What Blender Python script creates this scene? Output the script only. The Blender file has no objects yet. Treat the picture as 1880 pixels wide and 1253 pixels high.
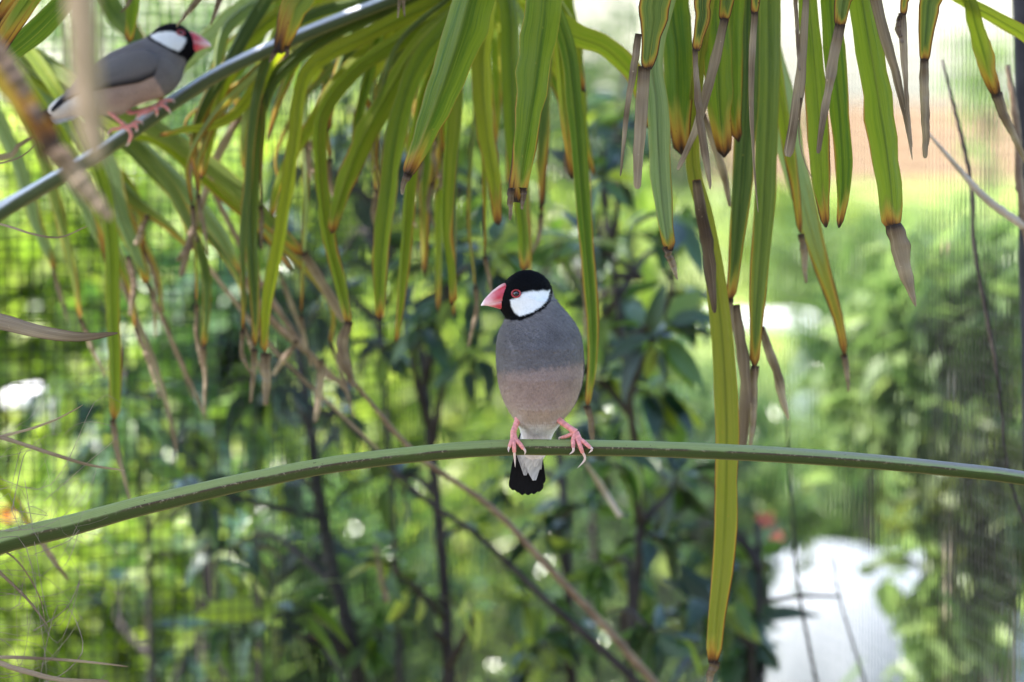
import bpy, bmesh, math, random
import numpy as np
from mathutils import Vector, Matrix
R = math.radians
rng = np.random.default_rng(7)
random.seed(7)
scene = bpy.context.scene
COL = scene.collection

# ------------------------------------------------------------------ camera, sky, sun, exposure
LENS, SENSOR, PITCH, CAMZ, FOCUS = 100.0, 22.3, -3.0, 1.5, 3.0
cam_d = bpy.data.cameras.new('camera')
cam = bpy.data.objects.new('camera', cam_d); COL.objects.link(cam)
cam.location = (0, 0, CAMZ); cam.rotation_euler = (R(90 + PITCH), 0, 0)
cam_d.lens = LENS; cam_d.sensor_width = SENSOR; cam_d.sensor_fit = 'HORIZONTAL'
cam_d.clip_start = 0.05; cam_d.clip_end = 3000
cam_d.dof.use_dof = True; cam_d.dof.focus_distance = FOCUS; cam_d.dof.aperture_fstop = 5.0
scene.camera = cam

SUN_EL, SUN_AZ = 58.0, -100.0          # azimuth from +Y (away from the camera) towards +X
world = bpy.data.worlds.new('World'); scene.world = world; world.use_nodes = True
wn = world.node_tree.nodes; wn.clear()
sky = wn.new('ShaderNodeTexSky'); sky.sky_type = 'NISHITA'; sky.sun_disc = False
sky.sun_elevation = R(SUN_EL); sky.sun_rotation = R(SUN_AZ); sky.air_density = 1.0; sky.dust_density = 1.5; sky.ozone_density = 1.0
bg = wn.new('ShaderNodeBackground'); bg.inputs['Strength'].default_value = 0.15
wo = wn.new('ShaderNodeOutputWorld')
world.node_tree.links.new(sky.outputs[0], bg.inputs[0]); world.node_tree.links.new(bg.outputs[0], wo.inputs[0])
sun_d = bpy.data.lights.new('sun', 'SUN'); sun_d.energy = 5.0; sun_d.angle = R(0.5); sun_d.color = (1.0, 0.95, 0.87)
sun = bpy.data.objects.new('sun', sun_d); COL.objects.link(sun)
sdir = Vector((math.sin(R(SUN_AZ)) * math.cos(R(SUN_EL)), math.cos(R(SUN_AZ)) * math.cos(R(SUN_EL)), math.sin(R(SUN_EL))))
sun.rotation_euler = sdir.to_track_quat('Z', 'Y').to_euler(); sun.location = (0, 0, 10)
scene.view_settings.view_transform = 'Standard'; scene.view_settings.look = 'None'
scene.view_settings.exposure = 2.3; scene.view_settings.gamma = 1.0; scene.view_settings.use_curve_mapping = False
scene.render.engine = 'CYCLES'
cy = scene.cycles
cy.use_denoising = True; cy.max_bounces = 8; cy.diffuse_bounces = 4; cy.transmission_bounces = 6; cy.transparent_max_bounces = 8
cy.caustics_reflective = False; cy.caustics_refractive = False; cy.sample_clamp_indirect = 6.0

# ------------------------------------------------------------------ measuring helpers
KPX = SENSOR / LENS / 1880.0
FWD = np.array([0, math.cos(R(PITCH)), math.sin(R(PITCH))]); UP = np.array([0, -math.sin(R(PITCH)), math.cos(R(PITCH))]); RIGHT = np.array([1.0, 0, 0])
CAM = np.array([0, 0, CAMZ])
def P(px, py, D):
    """place measured in the photograph -> point of the world at depth D metres"""
    return CAM + FWD * D + RIGHT * ((px - 940) * KPX * D) + UP * ((626.5 - py) * KPX * D)
def PX(D): return KPX * D                # metres per photo pixel at depth D

def catmull(pts, n):
    """smooth curve through points (k,d) -> (n,d), even arc length"""
    p = np.asarray(pts, float)
    if len(p) == 2:
        t = np.linspace(0, 1, n)[:, None]; return p[0] * (1 - t) + p[1] * t
    ext = np.vstack([2 * p[0] - p[1], p, 2 * p[-1] - p[-2]])
    out = []
    for i in range(len(p) - 1):
        a, b, c, d = ext[i:i + 4]
        t = np.linspace(0, 1, 24, endpoint=False)[:, None]
        out.append(0.5 * ((2 * b) + (-a + c) * t + (2 * a - 5 * b + 4 * c - d) * t ** 2 + (-a + 3 * b - 3 * c + d) * t ** 3))
    q = np.vstack(out + [p[-1:]])
    s = np.r_[0, np.cumsum(np.linalg.norm(np.diff(q[:, :3], axis=0), axis=1))]
    tt = np.linspace(0, s[-1], n)
    return np.stack([np.interp(tt, s, q[:, k]) for k in range(q.shape[1])], 1)

def nrm(v): return v / (np.linalg.norm(v, axis=-1, keepdims=True) + 1e-12)
def sstep(a, b, x):
    t = np.clip((x - a) / (b - a), 0, 1); return t * t * (3 - 2 * t)

# ------------------------------------------------------------------ object helpers
def mesh_of(name, V, F, mat, attrs=None, smooth=True):
    me = bpy.data.meshes.new(name)
    me.from_pydata(np.asarray(V, float).tolist(), [], [tuple(f) for f in F])
    if attrs:
        for k, a in attrs.items():
            a = np.asarray(a, np.float32)
            if a.ndim == 1:
                at = me.attributes.new(k, 'FLOAT', 'POINT'); at.data.foreach_set('value', a)
            else:
                at = me.attributes.new(k, 'FLOAT_COLOR', 'POINT'); at.data.foreach_set('color', np.c_[a[:, :3], np.ones(len(a))].astype(np.float32).ravel())
    if mat: me.materials.append(mat)
    if smooth: me.polygons.foreach_set('use_smooth', [True] * len(me.polygons))
    me.update()
    return me
def link(name, me, parent=None, loc=None):
    o = bpy.data.objects.new(name, me); COL.objects.link(o)
    if loc is not None: o.location = loc
    if parent: o.parent = parent
    return o
def obj(name, V, F, mat, parent=None, attrs=None, smooth=True, origin=None):
    V = np.asarray(V, float)
    if origin is not None: V = V - np.asarray(origin)
    return link(name, mesh_of(name, V, F, mat, attrs, smooth), parent, origin)
def tag(o, label=None, cat=None, group=None, kind=None):
    for k, v in (('label', label), ('category', cat), ('group', group), ('kind', kind)):
        if v: o[k] = v
    return o
def thing(name, label, cat, group=None):
    o = bpy.data.objects.new(name, None); COL.objects.link(o); o.empty_display_size = 0.05
    return tag(o, label, cat, group)

def frames(c):
    t = nrm(np.gradient(c, axis=0)); ref = np.array([0.0, 0, 1]) if abs(t[:, 2]).mean() < 0.8 else np.array([0.0, 1, 0])
    a = nrm(np.cross(t, ref)); b = np.cross(a, t)
    return t, a, b
def tube(pts, rad, n=8, res=24, cap=True, wob=0.0, seed=0):
    """tapered round tube; pts (k,3), rad list along it"""
    c = catmull(pts, res); r = np.interp(np.linspace(0, 1, res), np.linspace(0, 1, len(rad)), rad)
    g = np.random.default_rng(seed)
    t, a, b = frames(c); th = np.linspace(0, 2 * np.pi, n, endpoint=False)
    rr = r[:, None] * (1 + wob * g.standard_normal((res, n)))
    V = (c[:, None] + rr[..., None] * (np.cos(th)[None, :, None] * a[:, None] + np.sin(th)[None, :, None] * b[:, None])).reshape(-1, 3)
    F = [(i * n + j, i * n + (j + 1) % n, (i + 1) * n + (j + 1) % n, (i + 1) * n + j) for i in range(res - 1) for j in range(n)]
    if cap: F += [tuple(range(n))[::-1], tuple((res - 1) * n + j for j in range(n))]
    al = np.repeat(np.linspace(0, 1, res), n)
    return V, F, al
def join(parts):
    V, F, A, k = [], [], [], 0
    for v, f, a in parts:
        V.append(v); A.append(a); F += [tuple(i + k for i in q) for q in f]; k += len(v)
    return np.vstack(V), F, np.concatenate(A)
def grid_faces(n, m): return [(i * m + j, i * m + j + 1, (i + 1) * m + j + 1, (i + 1) * m + j) for i in range(n - 1) for j in range(m - 1)]

# ------------------------------------------------------------------ materials
class NT:
    def __init__(s, name):
        s.m = bpy.data.materials.new(name); s.m.use_nodes = True; s.t = s.m.node_tree; s.n = s.t.nodes; s.n.clear()
        s.out = s.n.new('ShaderNodeOutputMaterial')
    def add(s, typ, **kw):
        nd = s.n.new(typ)
        for k, v in kw.items():
            if k in nd.inputs.keys() if isinstance(k, str) else False: s.put(nd.inputs[k], v)
            else: setattr(nd, k, v)
        return nd
    def put(s, inp, v):
        if isinstance(v, bpy.types.NodeSocket): s.t.links.new(v, inp)
        else: inp.default_value = v
    def attr(s, name): a = s.n.new('ShaderNodeAttribute'); a.attribute_name = name; return a
    def noise(s, scale, detail=3.0, vec=None, rough=0.5):
        nd = s.n.new('ShaderNodeTexNoise'); nd.inputs['Scale'].default_value = scale; nd.inputs['Detail'].default_value = detail; nd.inputs['Roughness'].default_value = rough
        if vec is not None: s.t.links.new(vec, nd.inputs['Vector'])
        return nd.outputs['Fac']
    def coord(s, which='Object', scale=None):
        c = s.n.new('ShaderNodeTexCoord').outputs[which]
        if scale:
            mp = s.n.new('ShaderNodeMapping'); mp.inputs['Scale'].default_value = scale; s.t.links.new(c, mp.inputs[0]); return mp.outputs[0]
        return c
    def math(s, op, a, b=0.0, c=0.0, clamp=False):
        nd = s.n.new('ShaderNodeMath'); nd.operation = op; nd.use_clamp = clamp
        s.put(nd.inputs[0], a); s.put(nd.inputs[1], b); s.put(nd.inputs[2], c); return nd.outputs[0]
    def ramp(s, fac, stops, interp='LINEAR'):
        nd = s.n.new('ShaderNodeValToRGB'); cr = nd.color_ramp; cr.interpolation = interp
        while len(cr.elements) < len(stops): cr.elements.new(0.5)
        for e, (p, c) in zip(cr.elements, stops): e.position = p; e.color = (*c, 1)
        s.put(nd.inputs[0], fac); return nd.outputs[0]
    def mix(s, fac, a, b, blend='MIX'):
        nd = s.n.new('ShaderNodeMix'); nd.data_type = 'RGBA'; nd.blend_type = blend
        s.put(nd.inputs[0], fac)
        for i, v in ((6, a), (7, b)): s.put(nd.inputs[i], v if isinstance(v, bpy.types.NodeSocket) else (*v, 1))
        return nd.outputs[2]
    def bump(s, h, strength, dist):
        nd = s.n.new('ShaderNodeBump'); nd.inputs['Strength'].default_value = strength; nd.inputs['Distance'].default_value = dist
        s.put(nd.inputs['Height'], h); return nd.outputs[0]
    def bsdf(s, col, rough=0.5, normal=None, spec=0.5, sheen=0.0):
        b = s.n.new('ShaderNodeBsdfPrincipled'); s.put(b.inputs['Base Color'], col if isinstance(col, bpy.types.NodeSocket) else (*col, 1))
        s.put(b.inputs['Roughness'], rough); s.put(b.inputs['Specular IOR Level'], spec)
        if sheen: b.inputs['Sheen Weight'].default_value = sheen; b.inputs['Sheen Roughness'].default_value = 0.5
        if normal is not None: s.put(b.inputs['Normal'], normal)
        return b.outputs[0]
    def translucent(s, surf, col, fac, normal=None):
        t = s.n.new('ShaderNodeBsdfTranslucent'); s.put(t.inputs[0], col)
        m = s.n.new('ShaderNodeMixShader'); s.put(m.inputs[0], fac); s.t.links.new(surf, m.inputs[1]); s.t.links.new(t.outputs[0], m.inputs[2]); return m.outputs[0]
    def done(s, sh): s.t.links.new(sh, s.out.inputs[0]); return s.m

def mat_palm(name, g0, g1, trans=0.42):
    k = NT(name)
    ac = k.attr('across').outputs['Fac']; al = k.attr('along').outputs['Fac']; dry = k.attr('dry').outputs['Fac']
    oi = k.n.new('ShaderNodeObjectInfo').outputs['Random']
    cv = k.n.new('ShaderNodeCombineXYZ'); k.put(cv.inputs[0], k.math('MULTIPLY', ac, 9.0)); k.put(cv.inputs[1], k.math('MULTIPLY', al, 12.0)); k.put(cv.inputs[2], k.math('MULTIPLY', oi, 50.0))
    veins = k.noise(1.6, 4.0, cv.outputs[0], 0.65)
    cv2 = k.n.new('ShaderNodeCombineXYZ'); k.put(cv2.inputs[0], k.math('MULTIPLY', ac, 1.2)); k.put(cv2.inputs[1], k.math('MULTIPLY', al, 9.0)); k.put(cv2.inputs[2], k.math('MULTIPLY', oi, 31.0))
    blot = k.noise(2.2, 3.0, cv2.outputs[0], 0.6)
    cv3 = k.n.new('ShaderNodeCombineXYZ'); k.put(cv3.inputs[0], k.math('MULTIPLY', ac, 5.0)); k.put(cv3.inputs[1], k.math('MULTIPLY', al, 5.0)); k.put(cv3.inputs[2], k.math('MULTIPLY', oi, 77.0))
    strk = k.noise(1.3, 4.0, cv3.outputs[0], 0.6)
    spots = k.noise(260.0, 2.0, k.coord('Object'), 0.6)
    fold_ = k.math('ADD', 0.5, k.math('MULTIPLY', k.math('SINE', k.math('ADD', k.math('MULTIPLY', ac, 7.5), k.math('MULTIPLY', oi, 20.0))), 0.5))
    veins = k.math('ADD', k.math('MULTIPLY', k.math('SUBTRACT', veins, 0.5), 2.6), k.math('ADD', 0.34, k.math('MULTIPLY', fold_, 0.32)))
    green = k.mix(k.math('ADD', k.math('MULTIPLY', veins, 0.9), k.math('MULTIPLY', k.math('SUBTRACT', oi, 0.5), 0.7), clamp=True), g0, g1)
    d = k.math('ADD', dry, k.math('MULTIPLY', k.math('SUBTRACT', blot, 0.5), 0.22))
    d = k.math('ADD', d, k.math('MULTIPLY', k.math('GREATER_THAN', spots, 0.735), 0.16))
    d = k.math('ADD', d, k.math('MULTIPLY', k.math('SUBTRACT', strk, 0.6, clamp=True), 2.2), clamp=True)
    dead = k.ramp(d, [(0.0, (0.1, 0.14, 0.02)), (0.22, (0.23, 0.22, 0.03)), (0.36, (0.34, 0.2, 0.03)), (0.47, (0.22, 0.085, 0.015)), (0.56, (0.022, 0.011, 0.008)), (0.66, (0.05, 0.029, 0.019)), (0.76, (0.125, 0.083, 0.06)), (1.0, (0.34, 0.26, 0.2))])
    f = k.math('MULTIPLY', k.math('SUBTRACT', d, 0.07), 7.0, clamp=True)
    aa = k.math('ABSOLUTE', ac)
    mid = k.math('SUBTRACT', 1.0, k.math('MULTIPLY', aa, 6.5), clamp=True)
    green = k.mix(k.math('MULTIPLY', mid, k.math('MULTIPLY', blot, 0.8)), green, (0.02, 0.045, 0.008))  # shade inside the midrib crease, painted into the green
    rim = k.math('MULTIPLY', k.math('SUBTRACT', aa, 0.72, clamp=True), 1.7, clamp=True)
    green = k.mix(k.math('MULTIPLY', rim, strk), green, (0.21, 0.21, 0.06))
    col = k.mix(f, green, dead)
    stre = k.mix(k.math('MULTIPLY', veins, 0.55), col, (0.02, 0.02, 0.01), 'MULTIPLY')
    col = k.mix(0.5, col, stre)
    tcol = k.mix(0.55, col, (1.0, 1.0, 0.25), 'SOFT_LIGHT')
    tcol = k.mix(0.6, tcol, k.mix(1.0, tcol, (1.55, 1.5, 0.9), 'MULTIPLY'))
    nm = k.bump(veins, 0.5, 0.0012)
    tf = k.math('MULTIPLY', trans, k.math('SUBTRACT', 1.0, k.math('MULTIPLY', f, 0.45)))
    sh = k.translucent(k.bsdf(col, k.math('ADD', 0.44, k.math('MULTIPLY', d, 0.35)), nm, 0.2), tcol, tf)
    return k.done(sh)
M = {}
M['palm_fresh'] = mat_palm('palm_fresh', (0.05, 0.1, 0.012), (0.19, 0.245, 0.025), 0.48)
M['palm_lime'] = mat_palm('palm_lime', (0.11, 0.155, 0.014), (0.3, 0.32, 0.04), 0.58)
M['palm_olive'] = mat_palm('palm_olive', (0.035, 0.065, 0.018), (0.15, 0.19, 0.05), 0.4)
M['palm_gold'] = mat_palm('palm_gold', (0.14, 0.15, 0.02), (0.27, 0.255, 0.045), 0.45)
M['palm_dead'] = mat_palm('palm_dead', (0.1, 0.1, 0.05), (0.2, 0.17, 0.1), 0.15)
M['palm_pale'] = mat_palm('palm_pale', (0.09, 0.14, 0.065), (0.27, 0.33, 0.19), 0.42)

def mat_stalk(name='stalk_skin', t0=(0.145, 0.185, 0.055), t1=(0.25, 0.29, 0.1), rt=.12, ridge=1.0):
    k = NT(name)
    rid = k.attr('ridge').outputs['Fac']; top = k.attr('top').outputs['Fac']; al = k.attr('along').outputs['Fac']; ar = k.attr('around').outputs['Fac']
    cv = k.n.new('ShaderNodeCombineXYZ'); k.put(cv.inputs[0], k.math('MULTIPLY', ar, 24.0)); k.put(cv.inputs[1], k.math('MULTIPLY', al, 6.0))
    fib = k.noise(2.5, 5.0, cv.outputs[0], 0.65)
    n1 = k.noise(38.0, 4.0, k.coord('Object')); n2 = k.noise(420.0, 3.0, k.coord('Object'), 0.7); n3 = k.noise(9.0, 2.0, k.coord('Object'))
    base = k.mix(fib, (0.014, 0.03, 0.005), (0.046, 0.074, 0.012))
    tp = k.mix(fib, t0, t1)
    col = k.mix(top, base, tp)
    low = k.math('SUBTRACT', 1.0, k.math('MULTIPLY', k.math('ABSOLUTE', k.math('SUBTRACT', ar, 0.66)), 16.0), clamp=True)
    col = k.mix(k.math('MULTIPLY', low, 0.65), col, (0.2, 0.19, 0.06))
    speck = k.math('GREATER_THAN', k.math('ADD', n2, k.math('MULTIPLY', n1, 0.25)), 0.81)
    col = k.mix(k.math('MULTIPLY', speck, 0.8), col, (0.03, 0.02, 0.012))
    rc = k.mix(k.math('GREATER_THAN', n2, 0.58), (0.05, 0.03, 0.018), (0.22, 0.175, 0.11))
    rf = k.math('MULTIPLY', k.math('MULTIPLY', rid, ridge), k.math('MULTIPLY', k.math('SUBTRACT', k.math('ADD', n1, k.math('MULTIPLY', n3, 0.5)), 0.62), 8.0, clamp=True))
    col = k.mix(rf, col, rc)
    dk = k.attr('wear').outputs['Fac']
    col = k.mix(k.math('MULTIPLY', dk, k.math('ADD', 0.35, fib), clamp=True), col, k.mix(fib, (0.09, 0.065, 0.075), (0.26, 0.21, 0.24)))
    nm = k.bump(k.math('ADD', fib, k.math('MULTIPLY', n2, 0.4)), 0.6, 0.001)
    return k.done(k.bsdf(col, k.math('SUBTRACT', 0.55, k.math('MULTIPLY', top, rt)), nm, .5 if ridge < 1 else .22))
M['stalk'] = mat_stalk()
M['stalk_sheen'] = mat_stalk('stalk_sheen_skin', (0.4, 0.43, 0.47), (0.52, 0.54, 0.58), .22, .15)  # sky sheen painted into the pale bluish top colour

def mat_simple(name, c0, c1, scale, rough, bump=0.3, bdist=0.002, spec=0.4, mapping=None, detail=4.0):
    k = NT(name); n = k.noise(scale, detail, k.coord('Object', mapping), 0.6)
    f = k.math('MULTIPLY', k.math('SUBTRACT', n, 0.3), 2.5, clamp=True)
    return k.done(k.bsdf(k.mix(f, c0, c1), rough, k.bump(n, bump, bdist), spec))
M['bark_dark'] = mat_simple('bark_dark', (0.014, 0.011, 0.011), (0.045, 0.037, 0.034), 60, 0.85, 0.6, 0.004, 0.2)
M['bark_brown'] = mat_simple('bark_brown', (0.1, 0.065, 0.045), (0.24, 0.17, 0.12), 50, 0.8, 0.5, 0.003, 0.25)
M['bark_pale'] = mat_simple('bark_pale', (0.25, 0.2, 0.15), (0.45, 0.38, 0.3), 50, 0.8, 0.4, 0.003, 0.25)
M['fibre'] = mat_simple('fibre', (0.1, 0.072, 0.062), (0.28, 0.215, 0.185), 90, 0.7, 0.4, 0.001, 0.3)
M['wire'] = mat_simple('wire', (0.02, 0.022, 0.022), (0.045, 0.046, 0.044), 200, 0.8, 0.1, 0.0005, 0.1)
M['post'] = mat_simple('post', (0.005, 0.0055, 0.009), (0.011, 0.012, 0.017), 40, 0.6, 0.1, 0.001, 0.06)
M['cloth'] = mat_simple('cloth', (0.2, 0.222, 0.25), (0.28, 0.3, 0.33), 6, 0.8, 0.2, 0.004, 0.2)
M['bench'] = mat_simple('bench', (0.72, 0.72, 0.7), (0.82, 0.82, 0.8), 10, 0.6)
M['rock'] = mat_simple('rock', (0.62, 0.6, 0.62), (0.82, 0.8, 0.82), 14, 0.8, 0.8, 0.01, 0.2)

def mat_leaf(name, stops, rough=0.35, trans=0.3, byobj=True, tboost=(1.6, 1.55, 0.7), spec=0.5):
    k = NT(name)
    r = k.n.new('ShaderNodeObjectInfo').outputs['Random'] if byobj else k.attr('rnd').outputs['Fac']
    col = k.ramp(r, stops)
    n = k.noise(70.0, 3.0, k.coord('Object'))
    col = k.mix(0.35, col, k.mix(n, (0.5, 0.5, 0.5), (1.4, 1.4, 1.2)), 'MULTIPLY')
    t = k.mix(1.0, col, tboost, 'MULTIPLY')
    return k.done(k.translucent(k.bsdf(col, rough, k.bump(n, 0.25, 0.003), spec), t, trans))
DK, MG, LG, YG = (0.009, 0.026, 0.013), (0.045, 0.1, 0.025), (0.1, 0.17, 0.03), (0.2, 0.26, 0.03)
M['leaf_dark'] = mat_leaf('leaf_dark', [(0, DK), (0.6, (0.016, 0.044, 0.018)), (0.85, MG), (1, LG)], 0.3, 0.18, spec=0.4)
M['leaf_mid'] = mat_leaf('leaf_mid', [(0, (0.03, 0.075, 0.022)), (0.4, MG), (0.8, LG), (1, YG)], 0.28, 0.42, spec=0.6)
M['leaf_yellow'] = mat_leaf('leaf_yellow', [(0, MG), (0.3, LG), (1, (0.26, 0.3, 0.06))], 0.4, 0.5)
M['leaf_rust'] = mat_leaf('leaf_rust', [(0, (0.3, 0.09, 0.02)), (1, (0.4, 0.16, 0.06))], 0.6, 0.3, tboost=(1.3, 1.1, 0.9))
M['bush_yellow'] = mat_leaf('bush_yellow', [(0, (0.05, 0.1, 0.025)), (0.3, (0.14, 0.21, 0.03)), (0.7, (0.28, 0.34, 0.07)), (1, (0.46, 0.47, 0.22))], 0.35, 0.55, False, (1.4, 1.55, .85))
M['bush_mid'] = mat_leaf('bush_mid', [(0, (0.025, 0.065, 0.02)), (0.5, (0.06, 0.13, 0.028)), (0.85, (0.17, 0.24, 0.07)), (1, (0.32, 0.36, 0.16))], 0.22, 0.42, False, (1.5, 1.5, 1.05), .6)
M['bush_dark'] = mat_leaf('bush_dark', [(0, (0.015, 0.042, 0.018)), (0.6, (0.03, 0.075, 0.025)), (1, (0.08, 0.15, 0.03))], 0.3, 0.28, False, spec=0.6)
M['bush_light'] = mat_leaf('bush_light', [(0, (0.06, 0.12, 0.03)), (0.5, (0.15, 0.23, 0.08)), (1, (0.26, 0.34, 0.14))], 0.4, 0.5, False, (1.5, 1.5, 1.15))
M['bush_olive'] = mat_leaf('bush_olive', [(0, (0.03, 0.055, 0.018)), (0.5, (0.075, 0.11, 0.03)), (1, (0.15, 0.18, 0.06))], 0.5, 0.35, False)
M['petal'] = mat_leaf('petal', [(0, (0.5, 0.13, 0.1)), (1, (0.6, 0.2, 0.16))], 0.5, 0.4, tboost=(1.3, 1, 1))
M['petal_orange'] = mat_leaf('petal_orange', [(0, (0.6, 0.16, 0.03)), (1, (0.7, 0.26, 0.05))], 0.5, 0.4, tboost=(1.3, 1, 1))

def mat_vcol(name, rough, nscale, namt, bump, bdist, spec=0.4, sheen=0.0, mapping=None, sss=0.0):
    k = NT(name); c = k.attr('col').outputs['Color']
    n = k.noise(nscale, 4.0, k.coord('Object', mapping), 0.65)
    n2 = k.noise(nscale * 0.22, 2.0, k.coord('Object', mapping), 0.5)
    m = k.math('ADD', k.math('MULTIPLY', n, 0.65), k.math('MULTIPLY', n2, 0.35))
    col = k.mix(1.0, c, k.mix(m, (1 - namt,) * 3, (1 + namt,) * 3), 'MULTIPLY')
    return k.done(k.bsdf(col, rough, k.bump(m, bump, bdist), spec, sheen))
M['feather'] = mat_vcol('feather', 0.8, 900.0, 0.2, 0.5, 0.0008, 0.06, 0.0, (1.0, 1.0, 0.28))
M['feather_black'] = mat_vcol('feather_black', 0.7, 900.0, 0.3, 0.4, 0.0006, 0.1, 0.0, (1, 1, 0.25))
M['beak'] = mat_vcol('beak', 0.33, 300.0, 0.12, 0.15, 0.0004, 0.5)
M['leg'] = mat_vcol('leg', 0.5, 700.0, 0.25, 0.5, 0.0005, 0.45)
M['eye'] = mat_vcol('eye', 0.06, 100.0, 0.02, 0.0, 0.0002, 0.8)

def mat_ground():
    k = NT('lawn_ground'); c = k.coord('Object')
    n = k.noise(1.4, 5.0, c, 0.6); n2 = k.noise(40.0, 3.0, c); n3 = k.noise(0.35, 3.0, c)
    col = k.ramp(n, [(0.3, (0.09, 0.15, 0.03)), (0.5, (0.15, 0.22, 0.028)), (0.62, (0.26, 0.29, 0.06)), (0.72, (0.42, 0.37, 0.26))])
    col = k.mix(0.4, col, k.mix(n2, (0.5, 0.5, 0.5), (1.4, 1.4, 1.4)), 'MULTIPLY')
    col = k.mix(k.math('MULTIPLY', k.math('SUBTRACT', n3, 0.5), 3.0, clamp=True), col, (0.3, 0.27, 0.17))
    return k.done(k.bsdf(col, 0.9, k.bump(n2, 0.6, 0.02), 0.2))
M['ground'] = mat_ground()
M['field'] = mat_simple('field', (0.145, 0.092, 0.048), (0.195, 0.132, 0.075), 0.12, 0.95, 0.3, 0.1, 0.1)
M['board'] = mat_simple('board', (0.05, 0.04, 0.033), (0.11, 0.09, 0.075), 12, 0.8, 0.4, 0.004, 0.2, (8, 8, 1))
M['bounce_gravel'] = mat_simple('bounce_gravel', (0.11, 0.092, 0.082), (0.2, 0.172, 0.158), 60, 0.9, 0.7, 0.01, 0.1)
M['soil'] = mat_simple('soil', (0.05, 0.038, 0.028), (0.12, 0.09, 0.065), 14, 0.95, 0.8, 0.02, 0.1)

# ------------------------------------------------------------------ ground
def sheet(name, x0, x1, y0, y1, z, mat, nx=2, ny=2, amp=0.0):
    X, Y = np.meshgrid(np.linspace(x0, x1, nx), np.linspace(y0, y1, ny)); Z = np.full_like(X, z) + amp * rng.standard_normal(X.shape)
    return tag(obj(name, np.stack([X.ravel(), Y.ravel(), Z.ravel()], 1), grid_faces(ny, nx), mat, smooth=False), kind='structure')
sheet('ground', -1500, 1500, -200, 2600, 0.0, M['ground'])
sheet('field', -900, 900, 84, 2400, 0.012, M['field'])
sheet('soil_bed', -1.8, 1.6, 3.7, 7.2, 0.008, M['soil'])
sheet('bounce_floor', -5, 5, -6, 3.69, 0.008, M['bounce_gravel'])  # unseen floor added to bounce neutral light up at the birds
# grass tufts on the sunlit lawn
def blades(n, xr, yr, h, seed):
    g = np.random.default_rng(seed); x = g.uniform(*xr, n); y = g.uniform(*yr, n); a = g.uniform(0, 2 * np.pi, n); hh = h * g.uniform(0.5, 1.3, n); w = 0.006 + 0.004 * g.random(n); ln = hh * 0.5 * g.standard_normal(n)
    b = np.stack([x, y, np.zeros(n)], 1); s = np.stack([np.cos(a), np.sin(a), 0 * a], 1); l = np.stack([-np.sin(a), np.cos(a), 0 * a], 1)
    V = np.stack([b - s * w[:, None], b + s * w[:, None], b + l * (ln * .4)[:, None] + s * w[:, None] * .6 + [0, 0, 1] * (hh * .6)[:, None], b + l * (ln * .4)[:, None] - s * w[:, None] * .6 + [0, 0, 1] * (hh * .6)[:, None], b + l * ln[:, None] + [0, 0, 1] * hh[:, None]], 1)
    k = np.arange(n)[:, None] * 5
    F = np.vstack([np.c_[k, k + 1, k + 2, k + 3]]).tolist() + np.c_[k + 3, k + 2, k + 4].tolist()
    return V.reshape(-1, 3), F, np.repeat(g.random(n), 5)
V, F, r_ = blades(26000, (-3.2, 3.2), (9.5, 26), 0.09, 3)
tag(obj('grass', V, F, M['bush_light'], attrs={'rnd': r_}), 'short sunlit grass on the lawn beyond the netting', 'grass', kind='stuff')

# ------------------------------------------------------------------ aviary netting
def mesh_panel(label, A, B, z0, z1, cw, ch, r, posts, hr=.55, lean=0.0):
    t = thing('netting_panel', label, 'netting')
    A, B = np.array([*A, 0.0]), np.array([*B, 0.0]); L = np.linalg.norm(B - A); d = (B - A) / L; nn = np.array([-d[1], d[0], 0])
    V, F = [], []
    def bar(p, q, off, f=1.0):
        ax = nrm(q - p); u = np.cross(ax, nn); k = len(V)
        for e in (p, q):
            for su, sn in ((1, 0), (0, 1), (-1, 0), (0, -1)): V.append(e + u * r * f * su + nn * (r * f * sn + off))
        for j in range(4): F.append((k + j, k + (j + 1) % 4, k + 4 + (j + 1) % 4, k + 4 + j))
    g = np.random.default_rng(5)
    for s in np.arange(cw / 2, L, cw):
        j = g.normal(0, cw * .04); bar(A + d * (s + j) + [0, 0, z0], A + d * (s + j) + [0, 0, z1], r * .8)
    for z in np.arange(z0 + ch / 2, z1, ch):
        j = g.normal(0, ch * .04); bar(A + [0, 0, z + j], B + [0, 0, z + j], -r * .8, hr)
    w = obj('wire_mesh', V, F, M['wire'], t, smooth=False); w['kind'] = 'stuff'
    for s, rad in posts:
        c = A + d * s
        v, f, a = tube([c + [lean * 1.4, 0, 0.0], c + [lean * (1.4 - z1 - .1), 0, z1 + .1]], [rad, rad], 12, 6)
        obj('post', v, f, M['post'], t, origin=c)
    for z in (z0 - .006, z1 + .006):
        v, f, a = tube([A + [0, 0, z], B + [0, 0, z]], [0.008, 0.008], 6, 3); obj('rail', v, f, M['post'], t)
    return t
pA = P(-700, 600, 3.85)[:2]; pB = P(470, 600, 4.08)[:2]; pC = P(1172, 600, 5.2)[:2]; pD = P(1896, 600, 3.55)[:2]
mesh_panel('square wire netting of the aviary stretched across the left of the picture', pA, pB, 0.35, 2.3, 0.0108, 0.0108, 0.0006, [(np.linalg.norm(pB - pA) * 0.52, 0.011)], .75)
mesh_panel('square wire netting behind the dark trunked shrubs in the middle', pB + [0.012, 0], pC, 0.35, 2.3, 0.0108, 0.0108, 0.0006, [], .75)
mesh_panel('fine wire netting on the right with a dark post at the picture edge', pC + [0.02, 0], pD, 0.35, 2.3, 0.0128, 0.0128, 0.0005, [(np.linalg.norm(pD - pC) - .002, 0.012)], .25, .03)

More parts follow.
